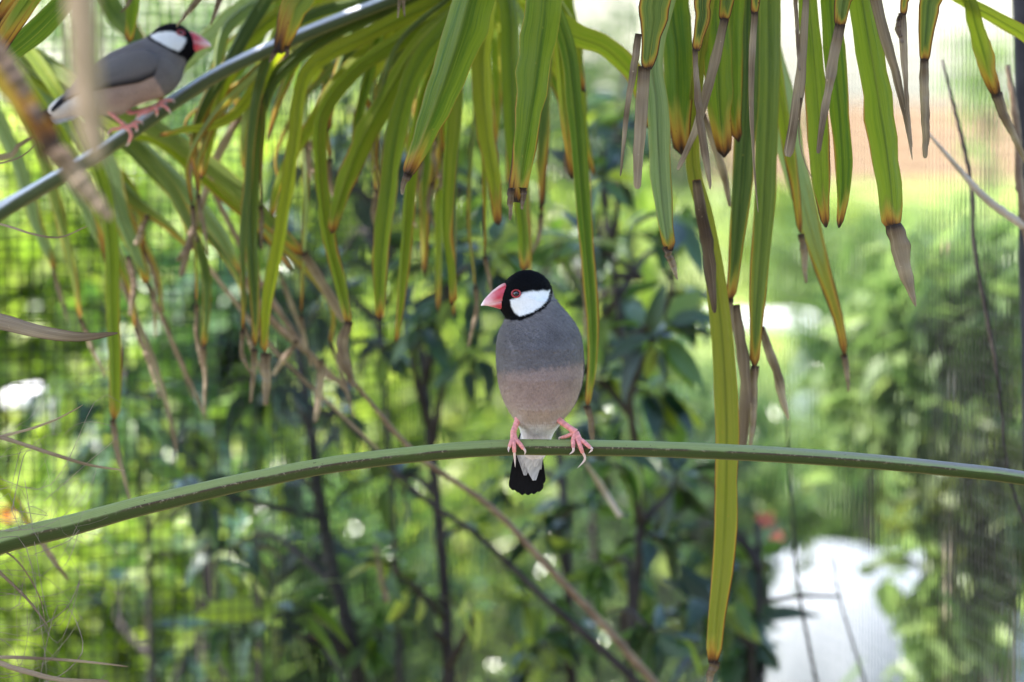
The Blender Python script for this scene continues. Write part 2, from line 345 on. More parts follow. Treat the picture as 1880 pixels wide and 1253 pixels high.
t = thing('sky_block_wall', 'unseen dark boarded wall added behind the viewer to cut front light', 'wall')  # added behind the camera to block low sky and front fill
for i in range(34):
    x0 = -3.4 + .2 * i; V = [(x, y, z) for z in (0.0, 2.75) for y in (-1.32, -1.3 + .004 * (i % 3)) for x in (x0 + .004, x0 + .196)]
    obj('board', V, [(0, 2, 3, 1), (4, 5, 7, 6), (0, 1, 5, 4), (2, 6, 7, 3), (0, 4, 6, 2), (1, 3, 7, 5)], M['board'], t, smooth=False)

# ------------------------------------------------------------------ leaves and bushes
def leaf_mesh(name, mat, L=1.0, W=0.42, droop=0.25, fold=0.12, wave=0.02, seed=0, lance=False):
    g = np.random.default_rng(seed); s = np.linspace(0, 1, 8)
    w = W * 0.5 * np.sin(np.pi * np.clip(s, 0, 1) ** (0.8 if not lance else 0.65)) ** (0.8) * (1 - 0.25 * s) + 0.004
    V = []
    for i, t in enumerate(s):
        z = -droop * t * t
        for u in (-1, -.5, 0, .5, 1):
            V.append((u * w[i], L * t, z + fold * abs(u) * w[i] * 2 + (wave * g.standard_normal() if abs(u) == 1 else 0)))
    # short leaf stalk
    k = len(V); V += [(-.012, 0, 0), (.012, 0, 0), (.012, -.16, .03), (-.012, -.16, .03)]
    return mesh_of(name, V, grid_faces(8, 5) + [(k, k + 1, k + 2, k + 3)], mat)
LEAVES = {}
for key in ('leaf_dark', 'leaf_mid', 'leaf_yellow', 'leaf_rust'):
    LEAVES[key] = [leaf_mesh('leaf', M[key], 1, 0.4 + .06 * i, 0.18 + .12 * i, 0.1 + .08 * i, 0.015, i) for i in range(3)] + [leaf_mesh('leaf', M[key], 1, 0.24, 0.35, 0.2, 0.012, 9, True)]

def scatter_leaf(parent, base, direction, size, key, g, lance=False, up=None):
    me = LEAVES[key][3 if lance else g.integers(0, 3)]
    o = bpy.data.objects.new('leaf', me); COL.objects.link(o); o.parent = parent
    y = nrm(np.asarray(direction, float)); upv = nrm(np.asarray(up if up is not None else [0, 0, 1.0]) + 0.55 * g.standard_normal(3))
    x = nrm(np.cross(y, upv)); z = np.cross(x, y)
    m = Matrix(((x[0], y[0], z[0], base[0]), (x[1], y[1], z[1], base[1]), (x[2], y[2], z[2], base[2]), (0, 0, 0, 1)))
    o.matrix_world = m @ Matrix.Scale(size, 4)
    return o

def shrub(label, stem_px, D, stem_r, clusters, mat_stem, group='leafy shrubs behind the perch', seed=1, name='shrub', toground=True):
    """stem_px: list of px points from top to bottom; clusters: (px,py,radius_px,count,leaf_len_m,material,lance)"""
    D = D + .08; g = np.random.default_rng(seed); t = thing(name, label, 'shrub', group)
    pts = [P(x, y, D + dd) for x, y, dd in stem_px]
    if toground: b = pts[-1].copy(); pts.append(np.array([b[0] + .02, b[1], 0.6])); pts.append(np.array([b[0] + .03, b[1], -0.02]))
    v, f, a = tube(pts, stem_r, 9, 40, True, .06, seed); obj('stem', v, f, M[mat_stem], t)
    sp = catmull(pts, 60)
    for ci, (cx, cy, rad, n, ll, key, lance) in enumerate(clusters):
        dd = g.uniform(-.18, .22); c = P(cx, cy, D + dd); rw = rad * PX(D)
        # branch from the stem up to the cluster
        cand = sp[sp[:, 2] < c[2] + .02]; cand = cand if len(cand) else sp[-5:]
        dist = np.linalg.norm(cand - c, axis=1) + 0.35 * np.abs(cand[:, 2] - (c[2] - .12)); s = cand[int(np.argmin(dist))]
        mid = (s + c) / 2 + g.normal(0, .015, 3) + [0, 0, .01]
        v, f, a = tube([s, mid, c], [.0045, .003, .0018], 6, 12, True, .05, ci); obj('branch', v, f, M[mat_stem], t)
        for i in range(int(n * 2.1)):
            base = c + nrm(g.standard_normal(3)) * rw * g.uniform(.1, .95) * [1, 1, .9]
            out = nrm(base - c) * .9 + g.normal(0, .35, 3) + [0, 0, -.25] + (np.array([0, -.1, -.5]) if lance else 0)
            kk = key if key == 'leaf_rust' or g.random() > .2 else ('leaf_yellow' if g.random() < .6 else 'leaf_mid')
            scatter_leaf(t, base, out, ll * g.uniform(.38, .8), kk, g, lance)
    return t

def foliage(n_clusters, per, center, radii, spread, size, seed, shell=0.45):
    """leaf cloud: clumps spread through the crown, each a knot of folded leaf blades"""
    g = np.random.default_rng(seed); d = nrm(g.standard_normal((n_clusters, 3))); rr = g.uniform(shell, 1.0, n_clusters) ** 0.6
    cc = np.asarray(center) + d * rr[:, None] * np.asarray(radii) * g.uniform(.85, 1.1, (n_clusters, 1))
    N = n_clusters * per; c = np.repeat(cc, per, 0) + g.normal(0, spread, (N, 3)); rnd = np.clip(np.repeat(g.random(n_clusters), per) * .6 + g.random(N) * .4, 0, 1)
    y = nrm(g.standard_normal((N, 3)) + [0, 0, -.5]); z = nrm(g.standard_normal((N, 3)) * .7 + [0, 0, 1]); x = nrm(np.cross(y, z)); z = np.cross(x, y)
    L = size * g.uniform(.6, 1.35, N); W = L * g.uniform(.3, .5, N)
    prof = [(0, 0, 0), (.33, -.5, .06), (.33, .5, .06), (.7, -.34, .0), (.7, .34, .0), (1, 0, -.14), (.33, 0, -.02), (.7, 0, -.08)]
    V = np.stack([c + y * (L * a)[:, None] + x * (W * b)[:, None] + z * (L * e)[:, None] for a, b, e in prof], 1).reshape(-1, 3)
    k = np.arange(N)[:, None] * 8
    F = np.vstack([np.c_[k + 1, k + 6, k + 7, k + 3], np.c_[k + 6, k + 2, k + 4, k + 7]]).tolist() + np.vstack([np.c_[k, k + 2, k + 6], np.c_[k, k + 6, k + 1], np.c_[k + 3, k + 7, k + 5], np.c_[k + 7, k + 4, k + 5]]).tolist()
    return V, F, np.repeat(rnd, 8), cc
def bush(label, px, py, D, rpx, rpy, n, per, size, mat, seed, group='sunlit bushes beyond the netting', name='bush', cat='bush', spread=.05, stems=5, mat_stem='bark_dark', shell=.35, dens=.36):
    t = thing(name, label, cat, group); c = P(px, py, D); k = PX(D); rad = (rpx * k, rpx * k * .7, rpy * k)
    V, F, rn, cc = foliage(max(8, int(n * dens)), per, c, rad, spread * .85, size, seed, shell)
    fo = obj('foliage', V, F, M[mat], t, {'rnd': rn}); fo['kind'] = 'stuff'
    g = np.random.default_rng(seed + 50); root = np.array([c[0], c[1], 0.0])
    for i in range(stems):
        e = cc[g.integers(0, len(cc))]; r0 = root + np.array([g.normal(0, .05), g.normal(0, .04), -.02])
        v, f, a = tube([r0, r0 * .5 + e * .5 + [0, 0, .06], e], [.012 + .002 * D / 5, .008, .003], 7, 18, True, .06, i); obj('stem', v, f, M[mat_stem], t)
    return t

B = bush
# far trees and bushes, farthest first
B('big blue green tree far away at the upper left', 180, 150, 26, 420, 260, 90, 40, .16, 'bush_mid', 11, 'far trees', 'tree', 'tree', .28, 4)
B('dark rounded tree far away behind the middle fan', 640, 230, 24, 330, 200, 110, 40, .15, 'bush_dark', 12, 'far trees', 'tree', 'tree', .26, 4)
B('mid green tree far away above the facing bird', 1010, 260, 22, 240, 180, 90, 40, .14, 'bush_mid', 13, 'far trees', 'tree', 'tree', .24, 4)
B('small pale tree against the tan field by the right post', 1800, 190, 14, 60, 150, 26, 22, .06, 'bush_light', 14, 'far trees', 'tree', 'tree', .06, 4, shell=.2)
B('low light green bush beyond the right netting under the tan field', 1560, 500, 17, 170, 110, 110, 40, .08, 'bush_light', 15, spread=.06)
B('round bright bush right of the long yellow leaf', 1450, 440, 19, 120, 70, 70, 36, .09, 'bush_yellow', 16, spread=.07)
B('dense dark green bush in the middle of the right netting', 1590, 640, 9.5, 90, 120, 60, 34, .05, 'bush_mid', 17, spread=.05)
B('light bush behind the bamboo column at the right edge', 1790, 520, 11, 120, 150, 80, 34, .055, 'bush_light', 18, spread=.05)
B('pale low bush left of the bamboo column above the white sheet', 1480, 880, 10.5, 170, 100, 90, 36, .055, 'bush_light', 19, spread=.05)
B('bright yellow green bush behind the netting at the left edge', 60, 480, 7.6, 230, 240, 200, 34, .055, 'bush_yellow', 20, spread=.07)
B('yellow bush behind the netting under the white rock', 330, 840, 7.4, 260, 190, 190, 34, .055, 'bush_yellow', 21, spread=.07)
B('sunlit bush behind the netting at the lower left corner', 130, 1130, 6.6, 260, 200, 180, 34, .05, 'bush_yellow', 22, spread=.06)
B('mid green bush in the lower middle behind the left trunk', 560, 1120, 7.0, 260, 210, 190, 34, .05, 'bush_mid', 23, spread=.06)
B('bright bush behind the two dark trunks', 760, 760, 8.0, 270, 230, 190, 34, .06, 'bush_yellow', 24, spread=.07)
B('sunny bush seen below the fan of lime leaves', 640, 420, 8.6, 250, 200, 170, 34, .06, 'bush_yellow', 25, spread=.08)
B('mid green bush straight behind the facing bird', 1020, 560, 8.8, 230, 210, 150, 34, .06, 'bush_yellow', 26, spread=.08)
B('yellow green bush behind the tail of the facing bird', 960, 1040, 7.6, 250, 230, 180, 34, .055, 'bush_yellow', 27, spread=.06)
B('bluish green bush left of the red flowers', 1230, 980, 6.6, 170, 250, 140, 34, .05, 'bush_mid', 28, spread=.06)
B('pale bush between the long yellow leaf and the bird', 1230, 830, 9.5, 150, 90, 80, 34, .06, 'bush_light', 29, spread=.07)
B('shaded bush low behind the perch stalk near the left trunk', 420, 640, 6.2, 110, 130, 60, 26, .06, 'bush_dark', 30, spread=.05)

B('green bush beyond the netting past the left edge of the picture', -330, 760, 7.6, 300, 330, 220, 34, .06, 'bush_yellow', 81, spread=.07)
B('mid green bush further out past the left edge', -820, 760, 8.2, 300, 360, 220, 34, .06, 'bush_mid', 82, spread=.07)
B('light bush beyond the netting past the right edge of the picture', 2230, 740, 8.4, 300, 330, 200, 34, .06, 'bush_light', 83, spread=.07)

# bamboo column on the right
t = thing('bamboo', 'tall feathery bamboo column with brown canes on the right', 'bamboo')
g = np.random.default_rng(31)
for i in range(18):
    px = 1695 + 170 * g.random(); c0 = P(px, 1253, 5.4); c0[2] = -.02; c1 = P(px + g.normal(0, 30), 430 + 300 * g.random(), 5.4 + g.normal(0, .06))
    v, f, a = tube([c0, (c0 + c1) / 2 + g.normal(0, .012, 3), c1], [.0055, .005, .0025], 8, 20, True, .03, i); obj('cane', v, f, M['bark_brown' if i % 2 else 'bark_pale'], t)
for (cx, cy, rx, ry, n, mt, sd) in ((1690, 660, 140, 170, 46, 'bush_light', 1), (1800, 880, 60, 190, 30, 'bush_olive', 2), (1810, 560, 70, 140, 20, 'bush_light', 3), (1745, 1150, 45, 130, 12, 'bush_light', 4)):
    k = PX(5.4); V, F, rn, cc = foliage(n, 26, P(cx, cy, 5.4), (rx * k, .12, ry * k), .03, .05, 300 + sd, .1)
    o = obj('foliage', V, F, M[mt], t, {'rnd': rn}); o['kind'] = 'stuff'

# white sheet over a low heap, white bench, pale rocks
def draped(name, label, cat, px, py, D, wpx, hpx, depth, mat, seed):
    g = np.random.default_rng(seed); n, m = 44, 40; k = PX(D); W, H = wpx * k / 2, hpx * k
    c = P(px, py, D); V = []
    ph = g.uniform(0, 6, 6)
    for i in range(n):
        th = 2 * np.pi * i / n
        for j in range(m):
            s = j / (m - 1); up = np.cos(s * np.pi / 2) ** .55 if s < 1 else 0; rad = np.sin(s * np.pi / 2) ** .6
            fold = 1 + .05 * s * s * (np.sin(7 * th + ph[0]) + .7 * np.sin(13 * th + ph[1]))
            V.append((c[0] + W * rad * fold * np.cos(th) * (1 + .12 * np.cos(2 * th + 1)), c[1] + depth * rad * fold * np.sin(th), c[2] - H * (1 - up) + .02 * np.sin(3 * th + ph[2]) * up * rad + .012 * np.sin(5 * s + ph[3] + th)))
    F = [(i * m + j, ((i + 1) % n) * m + j, ((i + 1) % n) * m + j + 1, i * m + j + 1) for i in range(n) for j in range(m - 1)]
    return tag(obj(name, V, F, mat), label, cat)
hz = lambda py, D: P(0, py, D)[2]
draped('white_sheet', 'white sheet thrown over a heap on the lawn behind the right netting', 'sheet', 1590, 1015, 8.0, 660, hz(1020, 8.0) / PX(8.0), .22, M['cloth'], 41)
t = thing('table', 'small white table out on the lawn, right of the facing bird at head height', 'table')
def box(x0, x1, y0, y1, z0, z1):
    V = [(x, y, z) for z in (z0, z1) for y in (y0, y1) for x in (x0, x1)]
    return V, [(0, 2, 3, 1), (4, 5, 7, 6), (0, 1, 5, 4), (2, 6, 7, 3), (0, 4, 6, 2), (1, 3, 7, 5)]
c = P(1358, 588, 12.5); bw = 265 * PX(12.5) / 2
v, f = box(c[0] - bw, c[0] + bw, c[1] - .22, c[1] + .22, c[2] - .014, c[2] + .012); obj('table_top', v, f, M['bench'], t, smooth=False)
for sx in (-.86, .86):
    for sy in (-.17, .17):
        v, f = box(c[0] + sx * bw - .014, c[0] + sx * bw + .014, c[1] + sy - .014, c[1] + sy + .014, 0, c[2] - .016); obj('leg', v, f, M['bench'], t, smooth=False)
def rock(label, px, py, D, rx, rz, seed, group='pale rocks beyond the netting'):
    bm = bmesh.new(); bmesh.ops.create_icosphere(bm, subdivisions=4, radius=1); g = np.random.default_rng(seed); k = PX(D); c = P(px, py, D)
    dirs = nrm(g.standard_normal((14, 3))); off = g.uniform(.72, .95, 14)
    V = np.array([v.co[:] for v in bm.verts])
    for d, o_ in zip(dirs, off): e = V @ d - o_; V = V - np.clip(e, 0, None)[:, None] * d * .85
    V = V * [rx * k, rx * k * .7, rz * k]; F = [[v.index for v in f.verts] for f in bm.faces]; bm.free()
    return tag(obj('rock', V + c, F, M['rock'], smooth=False), label, 'rock', group)
rock('tall pale rock in sun behind the left netting', 325, 650, 6.9, 34, 72, 1)
rock('low whitish rock leaning on the tall pale rock', 372, 690, 6.8, 44, 26, 2)
rock('whitish rock seen above the head of the facing bird', 868, 425, 9.2, 42, 62, 3)
rock('small pale rock at the left edge behind the dark post', 60, 735, 6.9, 55, 30, 4)

# shrubs on the near side of the netting
D_, Mi, Y_, Ru = 'leaf_dark', 'leaf_mid', 'leaf_yellow', 'leaf_rust'
shrub('dark stemmed shrub with leaning trunk left of the tail of the facing bird', [(545, 640, .05), (572, 800, 0), (588, 930, 0), (618, 1080, 0), (655, 1253, 0)], 4.25, [.004, .0075, .0085, .0095, .011],
      [(430, 1000, 60, 9, .075, D_, 0), (500, 1130, 70, 10, .085, D_, 0), (420, 1150, 55, 8, .07, Mi, 0), (620, 760, 50, 8, .06, D_, 0), (500, 700, 55, 9, .065, D_, 0), (560, 1000, 40, 6, .06, D_, 0),
       (690, 1160, 55, 8, .06, Mi, 0), (540, 880, 45, 6, .06, Mi, 0), (590, 560, 55, 8, .06, D_, 0), (575, 1140, 14, 2, .03, Ru, 0), (540, 1128, 10, 1, .034, Ru, 0), (360, 900, 50, 8, .07, D_, 0)], 'bark_dark', seed=51)
shrub('shrub with straight dark trunk just left of the facing bird', [(765, 560, .1), (785, 760, .03), (800, 900, 0), (815, 1060, 0), (825, 1253, 0)], 4.2, [.003, .006, .0085, .0095, .0105],
      [(720, 880, 50, 7, .06, D_, 0), (770, 1090, 40, 6, .05, D_, 0), (860, 960, 35, 5, .05, Mi, 0), (860, 650, 60, 9, .06, D_, 0), (770, 600, 55, 8, .06, D_, 0), (700, 640, 45, 7, .06, D_, 0), (840, 540, 50, 8, .065, D_, 0), (900, 470, 45, 7, .065, D_, 0),
       (860, 1110, 35, 3, .06, Y_, 1), (720, 1030, 40, 6, .05, D_, 0), (820, 440, 40, 6, .06, D_, 0)], 'bark_dark', seed=52)
shrub('big leaved shrub with dark upright stem right of the facing bird', [(1112, 380, .1), (1135, 560, .05), (1160, 760, 0), (1178, 930, 0), (1168, 1100, 0), (1160, 1253, 0)], 4.15, [.0025, .004, .006, .007, .008],
      [(1200, 620, 50, 9, .075, D_, 0), (1190, 720, 55, 9, .08, D_, 0), (1130, 560, 45, 8, .07, D_, 0), (1240, 540, 40, 6, .07, D_, 0), (1120, 850, 60, 9, .07, D_, 0), (1240, 880, 50, 8, .07, D_, 0), (1100, 700, 45, 8, .06, D_, 0),
       (1200, 990, 50, 8, .06, D_, 0), (1110, 1040, 55, 8, .06, Mi, 0), (1150, 250, 40, 5, .07, D_, 0), (1110, 330, 45, 6, .065, D_, 0), (1240, 400, 40, 6, .07, D_, 0), (1080, 450, 40, 6, .06, D_, 0), (1200, 1160, 45, 7, .06, D_, 0)], 'bark_dark', seed=53)
shrub('slender shrub behind the tail of the facing bird', [(1020, 720, .1), (1030, 860, .05), (1040, 1000, 0), (1050, 1253, 0)], 4.4, [.004, .006, .007, .008],
      [(1000, 980, 45, 7, .05, D_, 0), (1060, 930, 40, 6, .05, D_, 0), (970, 1110, 55, 8, .055, Mi, 0), (1050, 1160, 50, 8, .055, D_, 0), (990, 1220, 50, 8, .055, D_, 0), (930, 880, 45, 6, .05, D_, 0), (1000, 1190, 30, 4, .05, Y_, 0)], 'bark_dark', seed=54)
shrub('large leaved shrub beside the white sheet with drooping blue green leaves', [(1390, 960, .05), (1395, 1100, 0), (1380, 1253, 0)], 4.3, [.003, .005, .007],
      [(1365, 1030, 38, 6, .075, D_, 0), (1320, 1110, 45, 7, .08, D_, 0), (1375, 1160, 42, 7, .08, D_, 0), (1340, 1210, 45, 7, .08, D_, 0), (1300, 1000, 35, 5, .06, D_, 0), (1270, 1130, 50, 7, .065, D_, 0), (1385, 1240, 34, 5, .08, D_, 0)], 'bark_dark', seed=55)
shrub('shaded shrub with long dark leaves behind the netting at the left', [(230, 640, .05), (250, 800, 0), (270, 1000, 0), (280, 1253, 0)], 5.1, [.003, .005, .007, .009],
      [(120, 720, 70, 9, .13, D_, 1), (230, 760, 70, 9, .12, D_, 1), (330, 720, 60, 8, .1, D_, 1), (200, 850, 70, 8, .11, D_, 1), (360, 790, 55, 8, .09, D_, 0), (300, 1010, 70, 9, .08, Mi, 0), (220, 1080, 60, 8, .08, D_, 0), (400, 890, 50, 8, .08, D_, 0), (350, 1180, 60, 8, .08, D_, 0), (180, 560, 50, 6, .07, Mi, 0)], 'bark_dark', seed=56)
shrub('airy shrub under the hanging fans with small glossy leaves', [(700, 200, .1), (690, 420, .05), (700, 640, 0), (720, 900, 0), (735, 1253, 0)], 4.45, [.002, .003, .005, .007, .009],
      [(660, 330, 50, 8, .06, D_, 0), (700, 260, 45, 7, .06, Mi, 0), (790, 310, 50, 8, .06, D_, 0), (620, 480, 45, 7, .06, D_, 0), (780, 480, 50, 8, .06, D_, 0), (860, 260, 45, 7, .06, Mi, 0), (900, 360, 45, 6, .06, D_, 0), (640, 230, 40, 6, .055, D_, 0), (740, 400, 40, 6, .06, Y_, 0), (560, 300, 45, 7, .06, D_, 0), (520, 430, 45, 7, .06, D_, 0)], 'bark_dark', seed=57)
shrub('thin leaved shrub between the bird and the right hand fan', [(1150, 120, .1), (1120, 320, .05), (1090, 620, 0), (1090, 900, 0), (1095, 1253, 0)], 4.75, [.002, .003, .004, .006, .008],
      [(1140, 200, 40, 6, .06, D_, 0), (1000, 300, 45, 7, .06, Mi, 0), (1060, 250, 45, 7, .055, D_, 0), (1020, 430, 45, 7, .06, Mi, 0), (980, 520, 45, 7, .06, D_, 0), (1100, 620, 45, 7, .06, D_, 0), (1150, 430, 40, 6, .06, D_, 0), (1060, 780, 50, 8, .06, D_, 0)], 'bark_dark', seed=58)

# flowers
def flower(label, px, py, D, size, n, mat, seed, group):
    g = np.random.default_rng(seed); t = thing('flower', label, 'flower', group); c = P(px, py, D)
    for i in range(n):
        a = 2 * np.pi * i / n + g.normal(0, .2); d = np.array([np.cos(a), -.35, np.sin(a)]); x = nrm(np.cross(d, [0, -1, .2]))
        V = [c + d * size * s + x * size * w for s, w in ((0, -.05), (0, .05), (.55, .32), (1, .0), (.55, -.32))]
        V = [q + np.array([0, -.15 * size * k_, 0]) for q, k_ in zip(V, (0, 0, 1, .4, 1))]
        obj('petal', V, [(0, 1, 2, 3, 4)], M[mat], t, smooth=False)
    b = c.copy(); b[2] -= size * 2.5
    v, f, a = tube([c + [0, .003, 0], (c + b) / 2 + [.004, .01, 0], b + [0, .03, 0]], [.0018, .0018, .002], 6, 8); obj('stem', v, f, M['leaf_mid'], t)
G1 = 'red flowers beside the white sheet'
flower('upper red flower above the white sheet, larger of the pair', 1405, 955, 4.9, .012, 6, 'petal', 61, G1)
flower('lower red flower of the pair above the white sheet', 1425, 985, 4.95, .009, 6, 'petal', 62, G1)
flower('orange flower behind the netting at the left edge under the perch stalk', 12, 945, 5.2, .011, 6, 'petal_orange', 63, None)

# twigs and dry stalks among the plants
def twig(label, pts, rad, mat, name='twig', group='bare twigs among the shrubs', seed=0):
    w = [P(*p) for p in pts]; v, f, a = tube(w, rad, 8, 40, True, .07, seed)
    return tag(obj(name, v, f, M[mat], origin=w[0]), label, 'twig', group)
twig('long brown twig slanting down to the bottom edge right of the bird tail', [(640, 690, 3.6), (760, 830, 3.72), (900, 930, 3.8), (1010, 1045, 3.85), (1110, 1150, 3.9), (1215, 1270, 3.95)], [.0014, .002, .0025, .003, .0034, .0038], 'bark_brown', seed=1)
twig('grey twig close under the long brown slanting twig', [(560, 700, 4.0), (760, 900, 4.05), (880, 985, 4.05), (1000, 1100, 4.05), (1080, 1170, 4.05), (1180, 1262, 4.05)], [.0012, .002, .0024, .0026, .0034, .004], 'bark_dark', seed=2)
twig('thin twig crossing behind the left trunk toward the dry leaf tips', [(380, 330, 3.7), (480, 520, 3.75), (590, 680, 3.8), (640, 700, 3.8)], [.002, .0024, .0024, .002], 'bark_brown', seed=3)
twig('short reddish twig hanging between the two dark trunks', [(690, 1000, 4.1), (700, 1060, 4.1), (712, 1105, 4.12)], [.001, .0026, .002], 'bark_brown', seed=4)
twig('pale straw coloured twig hanging right of the bird tail', [(1075, 850, 3.8), (1105, 895, 3.85), (1140, 950, 3.85)], [.0008, .0022, .0026], 'bark_pale', seed=5)
twig('thin dry vine hanging in front of the right netting bushes', [(1730, 110, 3.5), (1780, 320, 3.5), (1790, 460, 3.5), (1830, 680, 3.5), (1850, 860, 3.5), (1880, 960, 3.5)], [.0009, .0017, .0015, .0017, .0012, .0012], 'bark_dark', seed=6)
twig('pale curved twig reaching in from the right edge near the dark post', [(1700, 240, 3.4), (1760, 310, 3.4), (1810, 365, 3.4), (1895, 425, 3.4)], [.001, .002, .003, .0034], 'bark_pale', seed=7)
twig('short bent twig crossing the dark post', [(1850, 120, 3.4), (1868, 240, 3.4), (1872, 340, 3.4), (1890, 460, 3.4)], [.002, .0026, .003, .003], 'bark_brown', seed=8)
twig('dark dry stalk running down in front of the white sheet, left one', [(1445, 760, 4.0), (1452, 900, 4.0), (1466, 1080, 4.0), (1500, 1260, 4.0)], [.001, .0012, .0014, .0016], 'bark_dark', seed=9)
twig('thin dark stalk running down the white sheet, right one', [(1528, 1010, 4.0), (1542, 1100, 4.0), (1590, 1260, 4.0)], [.0007, .001, .0013], 'bark_dark', seed=10)
twig('dark twig lying level across the white sheet', [(1400, 1105, 4.1), (1470, 1095, 4.1), (1545, 1095, 4.1)], [.0018, .0018, .0012], 'bark_dark', seed=11)

# ------------------------------------------------------------------ palm fronds
WSC = 1.0
UPROF = np.array([-1, -.96, -.88, -.72, -.45, -.18, -.04, .04, .18, .45, .72, .88, .96, 1])
def leaflet(frond, hub, D, pts, w, mat='palm_fresh', D1=None, margin=2.5, md=.6, end=.5, fold=.5, twist=0.0, tips=(), taper=.12, endround=.35, dry0=0.0, yellow=0.0, endsharp=False, name='leaflet', nst=64):
    """one hanging blade of a fan leaf. pts: photo points from the top down at depths D..D1; w: blade width in photo px along it;
    margin: width (mm) of the withering edge, md its strength; tips: withered strips ([photo points], [widths px])"""
    D1 = D if D1 is None else D1
    P3 = [P(x, y, D + (D1 - D) * i / max(1, len(pts) - 1)) for i, (x, y) in enumerate(pts)]
    first = 0.0
    if hub is not None:
        h = P(*hub); a_ = P3[0]; hd = np.linalg.norm(a_ - h)
        kn = [a_ + (h - a_) * .42 + (a_ - P3[1]) / np.linalg.norm(a_ - P3[1]) * hd * .16] if hd > 150 * PX(D) else []
        P3 = [h] + kn + P3; first = hd
    c = catmull(P3, nst); s = np.r_[0, np.cumsum(np.linalg.norm(np.diff(c, axis=0), axis=1))]
    L = s[-1]; tt = np.clip((s - first) / max(L - first, 1e-6), 0, 1)
    k = PX(D); W = np.interp(tt, np.linspace(0, 1, len(w)), w) * k * WSC * (1.0 if mat == 'palm_olive' and L < .3 else .95)
    W = np.where(s < first, np.interp(s, [0, first + 1e-6], [w[0] * k * .3, w[0] * k]), W)
    el = np.clip((L - s) / (endround * W.max() + 1e-9), 0, 1); W = W * (taper + (1 - taper) * np.sqrt(1 - (1 - el) ** 2))
    g = np.random.default_rng(int(abs(pts[0][0] * 13 + pts[-1][1] * 7 + pts[-1][0])) + 3)
    t = nrm(np.gradient(c, axis=0)); view = nrm(c - CAM); side = nrm(np.cross(t, view)); nor = np.cross(side, t)
    tw = R(twist) + R(10) * np.sin(s / L * 3 + g.uniform(0, 6))
    sd = side * np.cos(tw)[:, None] + nor * np.sin(tw)[:, None]; nn = np.cross(sd, t)
    u = UPROF; n, m = len(c), len(u)
    wig = np.stack([np.interp(s, np.linspace(0, L, 22), 1 + .065 * g.standard_normal(22)) for _ in range(2)], 1)
    half = np.where(u[None] < 0, wig[:, :1], wig[:, 1:]) * W[:, None] / 2
    pleat = fold * 1.25 * np.abs(u)[None] * W[:, None] / 2 * np.interp(s, np.linspace(0, L, 7), g.uniform(.6, 1.25, 7))[:, None] * .8 + .0006 * np.sin(u * 9)[None] * (W[:, None] > .008)
    rip = np.interp(s, np.linspace(0, L, 18), .0006 * g.standard_normal(18))[:, None] * np.abs(u)[None]
    V = c[:, None] + sd[:, None] * (u[None, :, None] * half[..., None]) + nn[:, None] * (pleat + rip)[..., None]
    edge = (1 - np.abs(u))[None] * W[:, None] / 2 * 1000; endd = np.maximum((L - s)[:, None] * 1000, 0) + 0 * edge
    rimf = np.ones_like(tt) if endsharp else .12 + .88 * sstep(.25, .95, tt)
    mg = .05 + margin * rimf[:, None] * np.stack([np.interp(s, np.linspace(0, L, 13), np.clip(g.uniform(.55, 1.4, 13) if endsharp else g.uniform(-.5, 1.5, 13), .0, 2)) for _ in range(2)], 1)[:, (u > 0).astype(int)]
    dry = md * np.clip(1 - edge / mg, 0, 1) ** 1.3 * (1.0 if endsharp else (.45 + .55 * sstep(.0, .8, tt)))[:, None] if not endsharp else md * np.clip(1 - edge / mg, 0, 1) ** 1.3
    if end > 0: dry = np.maximum(dry, (.6 if end < .9 else end) * np.clip(1 - endd / (margin * (3.0 if endsharp else 8.0) * (1 + .35 * np.sin(u * 4 + pts[0][0])[None])), 0, 1) ** 1.1 * (1 if end else 0))
    if yellow: dry = np.maximum(dry, yellow * sstep(.35, 1, tt)[:, None] + 0 * dry)
    if dry0: dry = np.maximum(dry, dry0)
    al = np.repeat(s, m); ac = np.tile(u, n)
    o = obj(name, V.reshape(-1, 3), grid_faces(n, m), M[mat], frond, {'across': ac, 'along': al, 'dry': dry.ravel()}, origin=V[0, m // 2])
    for q, ww in tips: dry_tip(o, D1, q, ww, c[-1] if len(q) and q[0] is None else None)
    return o
